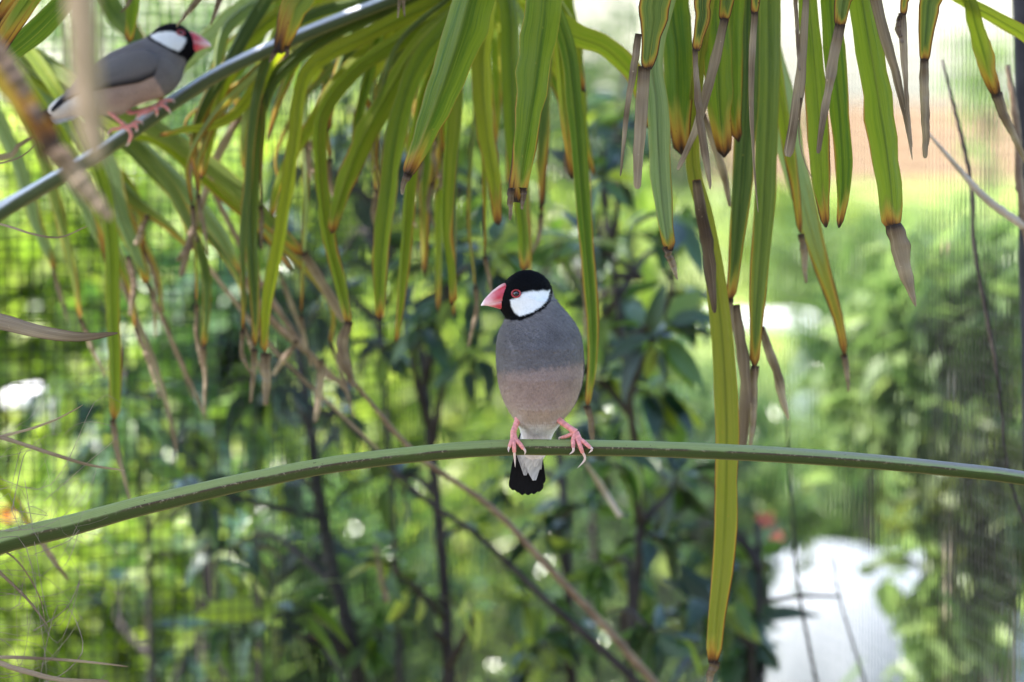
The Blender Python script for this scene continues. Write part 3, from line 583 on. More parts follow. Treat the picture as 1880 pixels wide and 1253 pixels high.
def dry_tip(parent, D, pts, ww, start=None, D1=None, roll=.9, dark=.6, pale=.95, name='dry_tip'):
    P3 = [P(x, y, D + ((D1 or D) - D) * i / max(1, len(pts) - 1)) for i, (x, y) in enumerate(pts)]
    n = 36; c = catmull(P3, n); s = np.r_[0, np.cumsum(np.linalg.norm(np.diff(c, axis=0), axis=1))]; L = s[-1]
    W = np.interp(s / L, np.linspace(0, 1, len(ww)), ww) * PX(D)
    g = np.random.default_rng(int(abs(pts[0][0] * 3 + pts[-1][1])) + 1)
    W = W * np.interp(s, np.linspace(0, L, 12), 1 + .07 * g.standard_normal(12)); W[-1] *= .55
    t = nrm(np.gradient(c, axis=0)); view = nrm(c - CAM); side = nrm(np.cross(t, view)); nor = np.cross(side, t)
    tw = np.interp(s, np.linspace(0, L, 5), R(14) * g.standard_normal(5)); sd = side * np.cos(tw)[:, None] + nor * np.sin(tw)[:, None]; nn = np.cross(sd, t)
    u = np.linspace(-1, 1, 11); th = u * roll * 1.5
    V = c[:, None] + sd[:, None] * (np.sin(th) / np.sin(roll * 1.5 if roll * 1.5 < 1.57 else 1.57))[None, :, None] * (W / 2)[:, None, None] + nn[:, None] * ((1 - np.cos(th))[None] * (W * .42)[:, None] + .0005 * np.interp(s, np.linspace(0, L, 20), g.standard_normal(20))[:, None])[..., None]
    d0 = np.interp(s * 1000, [0, 1.2, 4, 14], [dark, .62, .76, .8])[:, None] + 0 * u[None]
    d0 = d0 + np.interp(s, np.linspace(0, L, 8), g.uniform(min(-.05, pale - .85), max(-.04, pale - .8), 8))[:, None] * sstep(4, 20, s * 1000)[:, None]
    d0 = d0 - .13 * (np.abs(u) > .85)[None]
    o = obj(name, V.reshape(-1, 3), grid_faces(n, len(u)), M['palm_olive'], parent, {'across': np.tile(u, n), 'along': np.repeat(s, len(u)), 'dry': d0.ravel()})
    if parent is not None: o.matrix_parent_inverse = parent.matrix_world.inverted() if False else Matrix.Translation(-parent.location)
    return o

def stalk(parent, pts, D, th, depth=None, roll=0.0, wear=None, name='stalk', n=120, mat='stalk'):
    """fan-leaf stalk: flat pale top, keeled green underside, rough edge between them. pts (px,py[,dD]); th thickness px"""
    P3 = [P(p[0], p[1], D + (p[2] if len(p) > 2 else 0)) for p in pts]; c = catmull(P3, n)
    s = np.r_[0, np.cumsum(np.linalg.norm(np.diff(c, axis=0), axis=1))]; r = np.interp(s / s[-1], np.linspace(0, 1, len(th)), th) * PX(D) / 2
    t = nrm(np.gradient(c, axis=0)); view = nrm(c - CAM); up = nrm(np.cross(np.cross(t, [0, 0, 1.0]), t)); up = np.where(up[:, 2:] < 0, -up, up); fr = np.cross(t, up); fr = np.where((fr * view).sum(1, keepdims=True) > 0, -fr, fr)
    prof = [(-.35, 1.0), (-.1, .96), (.25, .8), (.6, .55), (.83, .36), (.93, .29), (.985, .23), (1.0, .15), (.965, .06), (.91, -.15), (.8, -.45), (.6, -.68), (.32, -.88), (0, -1), (-.4, -.92), (-.8, -.62), (-1, -.15), (-1.0, .35), (-.85, .75), (-.6, .95)]
    ridge = [0, 0, 0, 0, .12, .6, 1, .9, .35, .05] + [0] * 10; top = [1, 1, 1, 1, 1, .9, .6, .2, .05] + [0] * 9 + [.6, 1]
    wv = [.3, .5, .5, .2] + [0] * 14 + [.3, .3]
    a, b = np.array(prof).T; cr, sr = math.cos(R(roll)), math.sin(R(roll)); a, b = a * cr - b * sr, a * sr + b * cr
    g = np.random.default_rng(int(abs(pts[0][1])))
    jit = 1 + .012 * np.stack([np.interp(s, np.linspace(0, s[-1], 60), g.standard_normal(60)) for _ in prof], 1); jit[:, 5:9] *= 1 + .02 * g.standard_normal((n, 4))
    V = c[:, None] + (fr[:, None] * a[None, :, None] + up[:, None] * b[None, :, None]) * (r[:, None] * jit)[..., None]
    m = len(prof); F = [(i * m + j, i * m + (j + 1) % m, (i + 1) * m + (j + 1) % m, (i + 1) * m + j) for i in range(n - 1) for j in range(m)] + [tuple(range(m)), tuple((n - 1) * m + j for j in range(m))[::-1]]
    wr = np.interp(s / s[-1], np.linspace(0, 1, len(wear)), wear) if wear else np.zeros(n)
    return obj(name, V.reshape(-1, 3), F, M[mat], parent, {'ridge': np.tile(ridge, n), 'top': np.tile(top, n), 'along': np.repeat(s, m), 'around': np.tile(np.linspace(0, 1, m), n), 'wear': (wr[:, None] * np.array(wv)[None] * 2).ravel()})

GP = 'fan palm fronds round the birds'
# --- the perch: long arched stalk of a frond whose fan is beyond the right edge
PERCH = [(-290, 1125), (-140, 1052), (0, 998), (120, 968), (240, 935), (360, 906), (480, 879), (630, 851), (810, 830), (930, 822.5), (1000, 822), (1190, 825), (1400, 834), (1600, 848), (1770, 865), (1880, 879), (2150, 925)]
fp = thing('palm_frond', 'long arched green stalk across the picture that carries the facing bird', 'palm frond', GP)
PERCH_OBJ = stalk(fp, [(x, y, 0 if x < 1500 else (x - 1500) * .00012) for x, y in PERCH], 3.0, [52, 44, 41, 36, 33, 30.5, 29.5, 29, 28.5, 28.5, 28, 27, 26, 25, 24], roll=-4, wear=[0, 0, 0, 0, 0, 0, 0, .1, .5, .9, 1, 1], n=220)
for i in range(9):
    a = R(-60 + 15 * i); leaflet(fp, None, 3.08, [(2150, 925), (2150 + 420 * math.cos(a), 925 + 420 * math.sin(a) + 60), (2150 + 760 * math.cos(a), 925 + 760 * math.sin(a) + 260)], [14, 60, 46, 14], nst=24)

# --- fan in the middle: its stalk runs from the lower left up to the hub above the frame
HC = (905, -75, 3.42)
fc = thing('palm_frond', 'fan of lime green blades whose bluish stalk carries the profile bird', 'palm frond', GP)
stalk(fc, [(-300, 570, -.2), (-120, 452, -.02), (0, 388, .02), (120, 318, .01), (235, 246, 0), (330, 180, 0), (430, 120, -.01), (560, 62, -.01), (740, -9, -.01), (905, -75, -.02)], 3.45, [36, 36, 35, 33, 30, 28, 27, 26, 30], roll=6, mat='stalk_sheen')
gt = np.random.default_rng(17)
LF = lambda *a, **k: leaflet(fc, HC, a[0], a[1], [q * .78 for q in a[2]], *a[3:], **dict(dict(twist=gt.uniform(-38, 38), fold=gt.uniform(.5, 1.3)), **k))
LF(3.44, [(830, -10), (700, 55), (600, 105), (560, 150), (545, 260), (520, 420), (495, 560), (488, 650)], [52, 46, 44, 40, 40, 42, 40, 24], 'palm_lime', tips=[([(488, 648), (489, 690), (487, 745)], [20, 16, 10])])
LF(3.46, [(820, -30), (690, 20), (590, 70), (500, 150), (470, 250), (462, 400), (470, 560), (468, 640)], [46, 44, 40, 36, 36, 36, 30, 14], 'palm_olive', tips=[([(468, 640), (464, 700), (460, 740)], [12, 10, 5])])
LF(3.43, [(845, 0), (760, 55), (660, 120), (600, 190), (585, 250), (595, 400), (622, 520), (640, 600)], [50, 48, 42, 36, 34, 34, 32, 20], 'palm_lime', tips=[([(638, 590), (630, 640), (650, 710)], [18, 22, 10])])
LF(3.42, [(855, 5), (770, 80), (715, 170), (665, 260), (630, 350), (608, 430)], [56, 58, 58, 56, 48, 22], 'palm_lime', end=.5)
LF(3.4, [(850, 20), (775, 110), (735, 220), (715, 360), (702, 480), (700, 590)], [50, 52, 52, 52, 48, 22], 'palm_fresh')
LF(3.43, [(850, 30), (790, 130), (758, 260), (745, 400), (735, 540), (726, 632)], [36, 36, 36, 32, 26, 10], 'palm_lime')
LF(3.36, [(858, 20), (830, 120), (820, 260), (813, 400), (822, 500), (826, 562)], [40, 40, 42, 38, 32, 18], 'palm_lime', margin=3, end=.5)
LF(3.38, [(900, 0), (888, 120), (893, 230), (908, 330), (916, 415)], [52, 54, 52, 40, 22], 'palm_lime', margin=4)
LF(3.4, [(935, 0), (940, 120), (945, 260), (960, 400), (963, 500)], [46, 48, 44, 36, 22], 'palm_fresh')
LF(3.33, [(960, -10), (1040, 60), (1110, 90), (1165, 150), (1195, 240)], [56, 60, 60, 58, 40], 'palm_lime', margin=4)
LF(3.3, [(990, -20), (1022, 60), (1035, 200), (1050, 330)], [28, 34, 36, 16], 'palm_lime', margin=7, yellow=.3)
LF(3.28, [(1000, -20), (1040, 80), (1056, 200), (1072, 400), (1086, 560), (1088, 660), (1078, 752)], [36, 40, 40, 38, 36, 30, 14], 'palm_fresh', margin=3, tips=[([(1078, 745), (1084, 780), (1092, 830)], [14, 12, 4])])
LF(3.35, [(1010, -20), (1060, 60), (1075, 170)], [34, 44, 24], 'palm_lime', margin=4)
LF(3.48, [(800, -40), (640, -5), (540, 60), (430, 210), (330, 240), (290, 250)], [40, 40, 36, 34, 26, 10], 'palm_lime')
LF(3.5, [(790, -50), (600, -20), (470, 60), (410, 160), (385, 260), (370, 330)], [40, 40, 40, 38, 30, 10], 'palm_lime')
LF(3.52, [(780, -55), (560, -30), (420, 40), (392, 150), (372, 250), (368, 330)], [40, 40, 34, 30, 24, 8], 'palm_pale')
LF(3.5, [(760, 30), (640, 130), (580, 220), (515, 330), (500, 400)], [34, 36, 34, 30, 12], 'palm_lime')

gq = np.random.default_rng(91)
for i in range(26):
    x1, y1 = gq.uniform(340, 1090), gq.uniform(240, 620); xm = 905 + (x1 - 905) * gq.uniform(.72, .95); ym = gq.uniform(60, 180)
    LF(gq.uniform(3.42, 3.62), [(905 + (x1 - 905) * .3, -20), (xm, ym), (x1 + gq.uniform(-12, 12), (ym + y1) * .55), (x1, y1)], list(gq.uniform(14, 30) * np.array([1, 1, .85, .3])), ['palm_pale', 'palm_olive', 'palm_lime', 'palm_olive'][i % 4], margin=gq.uniform(2, 6), yellow=gq.uniform(0, .28), twist=gq.uniform(-45, 45), fold=gq.uniform(.4, 1.2),
       tips=[([(x1, y1 - 5), (x1 + gq.uniform(-10, 10), y1 + 40), (x1 + gq.uniform(-24, 24), y1 + gq.uniform(60, 120))], [9, 9, 3])])

for i in range(18):
    x1, y1 = 330 + 760 * (i + gq.random()) / 18, gq.uniform(200, 600)
    LF(gq.uniform(3.46, 3.66), [(x1 + (905 - x1) * .3, -60), (x1 + (905 - x1) * .1, 110), (x1 + gq.uniform(-8, 8), 110 + (y1 - 110) * .55), (x1 + gq.uniform(-16, 16), y1)], list(gq.uniform(26, 46) * np.array([1, 1, .85, .3])), ['palm_olive', 'palm_fresh', 'palm_lime'][i % 3], margin=gq.uniform(2, 6), yellow=gq.uniform(0, .2), twist=gq.uniform(-40, 40), fold=gq.uniform(.6, 1.3))

# --- two long near blades of another frond, hanging above the facing bird
HN = (960, -330, 3.08)
fn = thing('palm_frond', 'two long folded green blades with brown tips hanging above the facing bird', 'palm frond', GP)
leaflet(fn, HN, 3.07, [(868, -20), (838, 90), (800, 200), (768, 280), (748, 325)], [80, 76, 66, 44, 26], 'palm_fresh', margin=4.5, md=.62, fold=1.3, taper=.4, tips=[([(749, 318), (743, 335), (738, 358)], [18, 12, 5])])
leaflet(fn, HN, 3.07, [(1003, -20), (988, 120), (972, 230), (958, 320), (950, 372)], [74, 68, 58, 46, 34], 'palm_fresh', margin=3.6, md=.62, fold=1.3, taper=.5, tips=[([(938, 345), (938, 375), (936, 405)], [15, 11, 4]), ([(961, 345), (960, 365), (958, 385)], [16, 10, 4])])
stalk(fn, [(960, -330, 0), (760, -520, .1), (400, -700, .2)], 3.08, [30, 28, 28], n=30)

# --- right hand fan, near and sharp, with withered hanging tips
HR = (1470, -430, 3.02)
fr_ = thing('palm_frond', 'sharp fan at the upper right with grey brown withered hanging tips', 'palm frond', GP)
LR = lambda *a, **k: leaflet(fr_, HR, *a, **dict(dict(margin=3.4, md=.62, endsharp=k.get('mat') == 'palm_olive'), **k))
LR(3.0, [(1212, -30), (1200, 40), (1192, 95), (1187, 127)], [66, 58, 38, 26], taper=.72, fold=.3, mat='palm_olive', tips=[([(1183, 122), (1179, 200), (1174, 280), (1169, 347)], [24, 23, 22, 13]), ([(1172, 62), (1166, 120), (1152, 200), (1144, 270), (1139, 324)], [14, 15, 11, 8, 3])])
LR(3.0, [(1296, -30), (1290, 30), (1281, 70), (1278, 94)], [32, 30, 24, 16], taper=.7, fold=.3, mat='palm_olive', tips=[([(1278, 90), (1280, 150), (1288, 230), (1296, 290), (1304, 348)], [11, 13, 17, 14, 4])])
LR(3.01, [(1341, -40), (1334, 0), (1328, 37)], [32, 29, 20], taper=.75, fold=.3, mat='palm_olive', tips=[([(1327, 33), (1312, 110), (1288, 200), (1262, 270), (1244, 312)], [18, 19, 18, 15, 8])])
LR(2.99, [(1392, -40), (1388, 0), (1385, 26)], [22, 19, 14], taper=.8, fold=.3, mat='palm_olive', tips=[([(1385, 22), (1381, 110), (1379, 200), (1383, 290), (1392, 390)], [13, 12, 9, 5, 2])])
LR(3.0, [(1482, -60), (1481, -20)], [20, 16], mat='palm_olive', dry0=.75, tips=[([(1481, -22), (1476, 60), (1466, 160), (1455, 240), (1447, 288)], [12, 14, 18, 20, 18]), ([(1460, -20), (1464, 60), (1468, 130)], [8, 8, 5]), ([(1471, 180), (1467, 250), (1478, 300), (1491, 328)], [3.5, 2.6, 2.2, 1.4])])
LR(2.99, [(1556, -40), (1549, 0), (1542, 48)], [36, 32, 22], taper=.8, fold=.3, mat='palm_olive', tips=[([(1542, 44), (1531, 110), (1516, 190), (1507, 245), (1502, 282)], [19, 19, 17, 13, 9])])
LR(3.02, [(1574, -40), (1592, 60), (1614, 190), (1632, 310), (1642, 420)], [46, 52, 56, 54, 40], 'palm_fresh', margin=2.6, fold=.7, taper=.6, twist=12, tips=[([(1643, 412), (1656, 470), (1668, 520), (1682, 563)], [36, 34, 24, 4])])
LR(3.0, [(1598, -60), (1602, -20)], [22, 20], mat='palm_olive', dry0=.75, tips=[([(1601, -22), (1622, 60), (1645, 140), (1664, 220), (1675, 294)], [22, 20, 16, 11, 2])])
LR(2.99, [(1664, -40), (1660, 0), (1657, 28)], [18, 17, 14], taper=.8, mat='palm_olive', tips=[([(1656, 24), (1660, 90), (1664, 160), (1670, 230), (1675, 270)], [15, 14, 10, 7, 2]), ([(1653, 30), (1651, 55), (1657, 80)], [10, 13, 6])])
LR(3.0, [(1704, -40), (1703, 10), (1699, 70), (1697, 112)], [38, 37, 30, 20], taper=.75, fold=.3, mat='palm_olive', tips=[([(1697, 108), (1697, 170), (1697, 230), (1699, 291)], [16, 18, 17, 8])])
LR(3.08, [(1484, -40), (1494, 100), (1505, 240), (1509, 340), (1517, 418)], [40, 42, 46, 42, 14], 'palm_fresh', margin=3.6, fold=.5, taper=.3, twist=16)
LR(3.085, [(1520, -40), (1531, 100), (1543, 240), (1547, 345), (1540, 419)], [40, 40, 42, 36, 12], 'palm_fresh', margin=3.6, fold=.5, taper=.3, twist=-16)
LR(3.1, [(1205, 60), (1206, 200), (1212, 330), (1222, 420), (1229, 462)], [40, 42, 44, 38, 24], 'palm_pale', margin=1.8, fold=.7, taper=.5, tips=[([(1226, 452), (1233, 480), (1244, 514)], [18, 13, 3])])
LR(3.16, [(1240, -30), (1243, 100), (1245, 200), (1252, 285)], [62, 64, 58, 34], 'palm_fresh', margin=5, fold=.4)
LR(3.15, [(1318, -30), (1318, 100), (1322, 200), (1330, 290)], [52, 56, 54, 26], 'palm_fresh', margin=5, fold=.4)
LR(3.18, [(1350, -30), (1346, 120), (1350, 220), (1356, 262)], [44, 46, 36, 18], 'palm_fresh', margin=4, fold=.4)
LR(3.2, [(1376, -30), (1372, 150), (1362, 320), (1348, 480), (1340, 556)], [44, 46, 42, 34, 18], 'palm_olive', tips=[([(1340, 548), (1336, 610), (1328, 670), (1318, 724)], [17, 22, 18, 4])])
LR(3.22, [(1412, -30), (1412, 150), (1402, 380), (1390, 560), (1385, 680)], [40, 42, 40, 36, 18], 'palm_olive', margin=4, tips=[([(1385, 672), (1385, 740), (1378, 820)], [16, 15, 6])])
LR(3.36, [(1402, 40), (1428, 180), (1460, 320), (1502, 470), (1536, 580), (1552, 660)], [52, 58, 56, 42, 30, 14], 'palm_pale', margin=5, yellow=.28, tips=[([(1550, 650), (1556, 690), (1558, 720)], [13, 11, 4])])
LR(3.3, [(1420, 60), (1440, 220), (1458, 330), (1470, 432)], [26, 28, 26, 10], 'palm_lime', margin=5, yellow=.3, tips=[([(1470, 430), (1476, 470), (1480, 520)], [12, 14, 6])])
# long yellow blade passing behind the perch
LR(3.17, [(1272, 250), (1296, 400), (1318, 540), (1330, 680), (1334, 850), (1328, 1010), (1316, 1130), (1309, 1218)], [26, 30, 36, 42, 46, 46, 40, 30], 'palm_gold', margin=3.0, fold=.3, taper=.6, yellow=.17, tips=[([(1313, 1214), (1306, 1240), (1300, 1262)], [20, 16, 6])])
dry_tip(fr_, 3.14, [(1278, 330), (1292, 420), (1304, 500), (1312, 575)], [18, 22, 22, 8], dark=.5, pale=.7).location = (0, 0, 0)
dry_tip(fr_, 3.22, [(1350, 560), (1362, 660), (1366, 760), (1362, 830)], [16, 22, 22, 14], pale=.85)
dry_tip(fr_, 3.24, [(1398, 600), (1416, 660), (1432, 710), (1446, 772)], [12, 18, 18, 5], pale=1.1)
dry_tip(fr_, 3.27, [(1290, 210), (1310, 260), (1330, 330), (1340, 380)], [10, 14, 14, 6])
stalk(fr_, [(1470, -430, 0), (1700, -560, .1), (2050, -640, .2)], 3.02, [32, 30, 30], n=30)

# --- blades entering at the upper right corner
HU = (1600, -260, 3.25)
fu = thing('palm_frond', 'yellow green blades curving out at the upper right corner', 'palm frond', GP)
leaflet(fu, HU, 3.2, [(1730, -30), (1775, 5), (1830, 35), (1900, 78), (1960, 130)], [20, 26, 28, 30, 24], 'palm_lime', margin=4, md=.5)
leaflet(fu, HU, 3.2, [(1770, -20), (1792, 50), (1812, 120), (1832, 180)], [24, 32, 36, 20], 'palm_lime', margin=5, md=.5, yellow=.25, tips=[([(1830, 172), (1850, 225), (1875, 280), (1890, 310)], [24, 17, 12, 5])])
stalk(fu, [(1600, -260, 0), (1560, -420, .1), (1480, -640, .2)], 3.25, [24, 24, 24], n=30)

# --- drooping frond on the left, further back
HL = (-60, 20, 3.7)
fl = thing('palm_frond', 'drooping dull green frond slanting down at the left under the profile bird', 'palm frond', GP)
LL = lambda *a, **k: leaflet(fl, HL, *a, **dict(dict(twist=gt.uniform(-40, 40), fold=gt.uniform(.4, 1.2)), **k))
LL(3.62, [(120, 150), (230, 235), (330, 330), (410, 430), (440, 510)], [40, 46, 46, 36, 20], 'palm_pale', D1=3.65, tips=[([(438, 500), (500, 590), (580, 660), (640, 720)], [14, 13, 12, 8])])
LL(3.55, [(180, 170), (290, 235), (400, 312), (490, 400), (560, 470)], [34, 38, 36, 32, 20], 'palm_olive', margin=3.5, tips=[([(556, 465), (575, 495), (605, 545), (632, 592)], [18, 16, 18, 12])])
LL(3.66, [(60, 170), (180, 280), (220, 400), (255, 480), (272, 525)], [36, 40, 42, 36, 16], 'palm_pale', tips=[([(272, 522), (300, 590), (345, 690), (378, 770)], [9, 7, 5, 3])])
LL(3.5, [(90, 150), (170, 300), (198, 420), (205, 560), (209, 700), (208, 775)], [26, 28, 28, 28, 28, 20], 'palm_fresh', margin=2.5, tips=[([(208, 770), (216, 830), (232, 890), (240, 925)], [13, 11, 8, 4])])
LL(3.6, [(160, 190), (280, 300), (350, 420), (378, 520), (373, 640)], [20, 22, 22, 20, 12], 'palm_olive', tips=[([(373, 636), (376, 690), (375, 762)], [10, 8, 4])])
LL(3.72, [(20, 130), (90, 250), (150, 380), (195, 470)], [36, 40, 36, 12], 'palm_pale', tips=[([(194, 465), (240, 560), (290, 690), (325, 830)], [8, 10, 10, 6])])
LL(3.76, [(-20, 180), (30, 300), (60, 400), (100, 500)], [28, 32, 28, 10], 'palm_pale', tips=[([(98, 495), (110, 540), (124, 590)], [9, 9, 4])])
LL(3.58, [(210, 230), (300, 260), (400, 350), (480, 420), (540, 500)], [24, 26, 24, 20, 8], 'palm_lime', margin=5)
LL(3.68, [(100, 180), (220, 330), (300, 400), (360, 460)], [30, 34, 30, 10], 'palm_olive', tips=[([(358, 455), (420, 540), (520, 660), (700, 830)], [9, 8, 7, 5])])
for q, ww in (([(272, 395), (262, 420), (250, 452)], [9, 12, 10]), ([(440, 212), (395, 300), (360, 400), (332, 508)], [14, 18, 14, 12]), ([(236, 470), (246, 520), (240, 580)], [12, 12, 8]), ([(366, 440), (345, 455), (325, 480)], [10, 12, 7]),
              ([(590, 660), (588, 720), (578, 775)], [12, 16, 8]), ([(545, 625), (525, 655), (500, 690)], [9, 12, 6]), ([(190, 400), (205, 480), (215, 540)], [10, 14, 6])):
    dry_tip(fl, 3.6, q, ww, pale=1.15)
for i in range(9):
    x1, y1 = gq.uniform(120, 640), gq.uniform(420, 690); sx = x1 * .5 - 40
    LL(gq.uniform(3.6, 3.85), [(sx * .5, 140), (sx * .5 + (x1 - sx * .5) * .45, 150 + (y1 - 150) * .3), (x1 - 20, y1 - 110), (x1, y1)], list(gq.uniform(14, 28) * np.array([1, 1, .8, .3])), ['palm_olive', 'palm_pale', 'palm_fresh'][i % 3], margin=gq.uniform(3, 7), yellow=gq.uniform(0, .3), twist=gq.uniform(-40, 40),
       tips=[([(x1, y1 - 5), (x1 + 20, y1 + 50), (x1 + gq.uniform(0, 60), y1 + gq.uniform(90, 170))], [8, 8, 3])])
stalk(fl, [(-60, 20, 0), (-300, 100, .05), (-700, 330, .1)], 3.7, [30, 32, 34], n=30)

# --- upper left corner fans
HT = (330, -420, 3.3)
ft = thing('palm_frond', 'frond tips hanging over the bluish stalk from above the profile bird', 'palm frond', GP)
LT = lambda *a, **k: leaflet(ft, HT, *a, **k)
LT(3.3, [(556, -40), (540, 20), (522, 70), (512, 98)], [54, 54, 44, 26], 'palm_olive', margin=6, fold=.7, taper=.5, tips=[([(508, 92), (502, 104), (494, 114)], [12, 10, 4]), ([(528, 84), (526, 98), (520, 112)], [12, 8, 3])])
LT(3.4, [(249, -40), (243, 20), (237, 80)], [30, 28, 14], 'palm_fresh', margin=2)
LT(3.34, [(384, -60), (378, -20)], [14, 12], 'palm_olive', dry0=.7, tips=[([(378, -22), (352, 15), (324, 50)], [13, 12, 3])])
LT(3.36, [(420, -60), (408, -10)], [18, 14], 'palm_olive', dry0=.4, tips=[([(408, -14), (396, 20), (386, 46)], [12, 10, 3])])
LT(3.34, [(250, -50), (246, -20)], [10, 9], 'palm_olive', dry0=.65, tips=[([(246, -22), (234, 10), (221, 24)], [9, 8, 2])])
LT(3.2, [(738, -50), (738, -20)], [14, 13], 'palm_olive', dry0=.7, tips=[([(735, -22), (733, 10), (730, 34)], [7, 7, 2]), ([(740, -22), (741, 8), (743, 32)], [7, 7, 2])])
LT(3.75, [(470, -20), (420, 40), (330, 120), (300, 180)], [46, 44, 36, 12], 'palm_pale')
LT(3.8, [(190, -20), (240, 60), (280, 130), (300, 200)], [40, 40, 36, 14], 'palm_olive', margin=6)
LT(3.8, [(520, -20), (480, 30), (440, 80), (420, 150)], [36, 36, 30, 10], 'palm_pale')
stalk(ft, [(330, -420, 0), (200, -640, .1), (-100, -860, .2)], 3.3, [30, 30, 32], n=30)
HK = (420, -330, 3.02)
fk = thing('palm_frond', 'dark green blades slanting into the top left corner with a yellow rim', 'palm frond', GP)
leaflet(fk, HK, 3.12, [(170, -60), (110, 10), (50, 70), (-20, 125), (-90, 170)], [40, 42, 44, 44, 40], 'palm_fresh', margin=1.6, md=.35, fold=.3, twist=-10)
leaflet(fk, HK, 2.92, [(100, -60), (60, -10), (20, 50), (-20, 110)], [44, 42, 42, 36], 'palm_fresh', margin=7, md=.62, fold=.5)
leaflet(fk, HK, 2.95, [(70, -60), (30, -10), (-10, 50)], [40, 36, 28], 'palm_olive', margin=6, md=.6, fold=.5)
stalk(fk, [(420, -330, 0), (600, -520, .1), (900, -760, .2)], 3.02, [30, 30, 32], n=30)

# --- very near blades, far out of focus
HF = (60, -300, 2.0)
ff = thing('palm_frond', 'near blurred withered blades crossing in front of the profile bird', 'palm frond', GP)
o = leaflet(ff, (150, -300, 1.72), 1.72, [(146, -60), (150, 40), (156, 130), (166, 220), (178, 300)], [56, 58, 58, 54, 30], 'palm_olive', dry0=.93, fold=.3, end=0)
o = leaflet(ff, (-330, -160, 2.06), 2.12, [(-80, 40), (0, 130), (60, 215), (95, 268)], [56, 54, 50, 46], 'palm_olive', margin=8, md=.6, fold=.4, taper=.8, dry0=.3, tips=[([(92, 262), (135, 320), (175, 372), (205, 402)], [46, 40, 34, 18])])
dry_tip(ff, 2.12, [(-70, 20), (-10, 90), (40, 160), (75, 225)], [44, 44, 40, 24], pale=.85)
stalk(ff, [(150, -300, -.28), (-80, -360, 0), (-330, -160, .06), (-500, 100, .2)], 2.0, [24, 24, 26, 28], n=40)

# ------------------------------------------------------------------ palm trunk just outside the left edge with its fibres
tp = thing('palm_tree', 'palm stem at the left edge shedding dry blades and hair-like brown fibres', 'palm tree')
b = P(-420, 900, 3.12)
bz = [b * [1, 1, 0] + [0, 0, -.02], b * [1, 1, 0] + [0, 0, .8], b * [1, 1, 0] + [0.0, 0, 1.75]]
v, f, a = tube(bz, [.085, .08, .07], 22, 60, True, .05, 4); obj('trunk', v, f, M['fibre'], tp)
def ribbon(parent, name, pts, D, ww, dry=.85, roll=.6):
    o = dry_tip(parent, D, pts, ww, dark=dry, pale=1.05, roll=roll, name=name); return o
ribbon(tp, 'dry_blade', [(-330, 560), (-120, 570), (0, 590), (80, 610), (150, 619), (216, 612)], 3.0, [16, 22, 28, 30, 24, 5])
ribbon(tp, 'dry_blade', [(-330, 640), (-140, 600), (-20, 586), (60, 600), (100, 612)], 3.01, [8, 10, 12, 10, 2])
ribbon(tp, 'dry_blade', [(-330, 1230), (-120, 1213), (0, 1207), (120, 1212), (235, 1224)], 2.98, [10, 8, 7, 6, 3])
ribbon(tp, 'dry_blade', [(-330, 1190), (-60, 1205), (30, 1228), (110, 1248), (200, 1251)], 2.97, [16, 13, 12, 10, 6])
ribbon(tp, 'dry_blade', [(-330, 760), (-100, 782), (0, 803), (90, 832), (160, 853), (229, 864)], 3.0, [8, 8, 9, 8, 7, 3])
ribbon(tp, 'dry_blade', [(-330, 860), (-120, 830), (10, 800), (80, 780), (130, 757), (152, 744)], 3.0, [8, 7, 7, 6, 5, 2])
ribbon(tp, 'dry_blade', [(-330, 900), (-100, 960), (0, 1052), (50, 1100), (88, 1150)], 2.99, [10, 9, 8, 6, 3])
ribbon(tp, 'dry_blade', [(-330, 380), (-100, 395), (0, 412), (60, 430), (110, 436), (160, 416)], 3.04, [6, 6, 6, 5, 4, 2], dry=.66)
ribbon(tp, 'dry_blade', [(-330, 330), (-60, 308), (10, 298), (45, 284), (68, 262)], 3.1, [5, 5, 4, 4, 2], dry=.66)
ribbon(tp, 'dry_blade', [(-330, 990), (-60, 1000), (20, 1020), (70, 1090), (84, 1150)], 3.0, [6, 5, 4, 3, 1.5])
ribbon(tp, 'dry_blade', [(-330, 300), (-10, 290), (30, 270), (62, 250)], 3.3, [18, 18, 16, 6], dry=.62)
leaflet(tp, None, 3.5, [(-90, 780), (0, 890), (40, 940), (60, 980)], [24, 26, 20, 8], 'palm_fresh', tips=[([(58, 970), (90, 1015), (125, 1065)], [10, 12, 5])], name='green_blade', nst=24)
g = np.random.default_rng(77); parts = []
for i in range(64):
    y0 = g.uniform(900, 1260) if i > 10 else g.uniform(820, 1000); x1 = 40 + 190 * g.random() ** 1.6; y1 = y0 + g.normal(0, 60); cu = g.normal(0, 50, 2); Dd = 3.0 + g.normal(0, .03)
    q = [P(-330, y0 + g.normal(0, 60), Dd + .05), P(-60, y0 + cu[0] * .5, Dd), P(x1 * .4, y0 + cu[0], Dd), P(x1 * .8, y1 + cu[1] * .6, Dd), P(x1 + g.normal(0, 15), y1 + cu[1] + g.normal(0, 25), Dd)]
    if i % 7 == 0: q = q[2:] + [P(x1 * .7, y1 + cu[1] + g.normal(0, 50), Dd), P(x1 * .35, y1 + g.normal(0, 60), Dd)]
    r_ = g.uniform(.0001, .00024); parts.append(tube(q, [r_ * 1.3, r_, r_ * .5], 4, 26, False))
v, f, a = join(parts); o = obj('fibre_hair', v, f, M['fibre'], tp); o['kind'] = 'stuff'

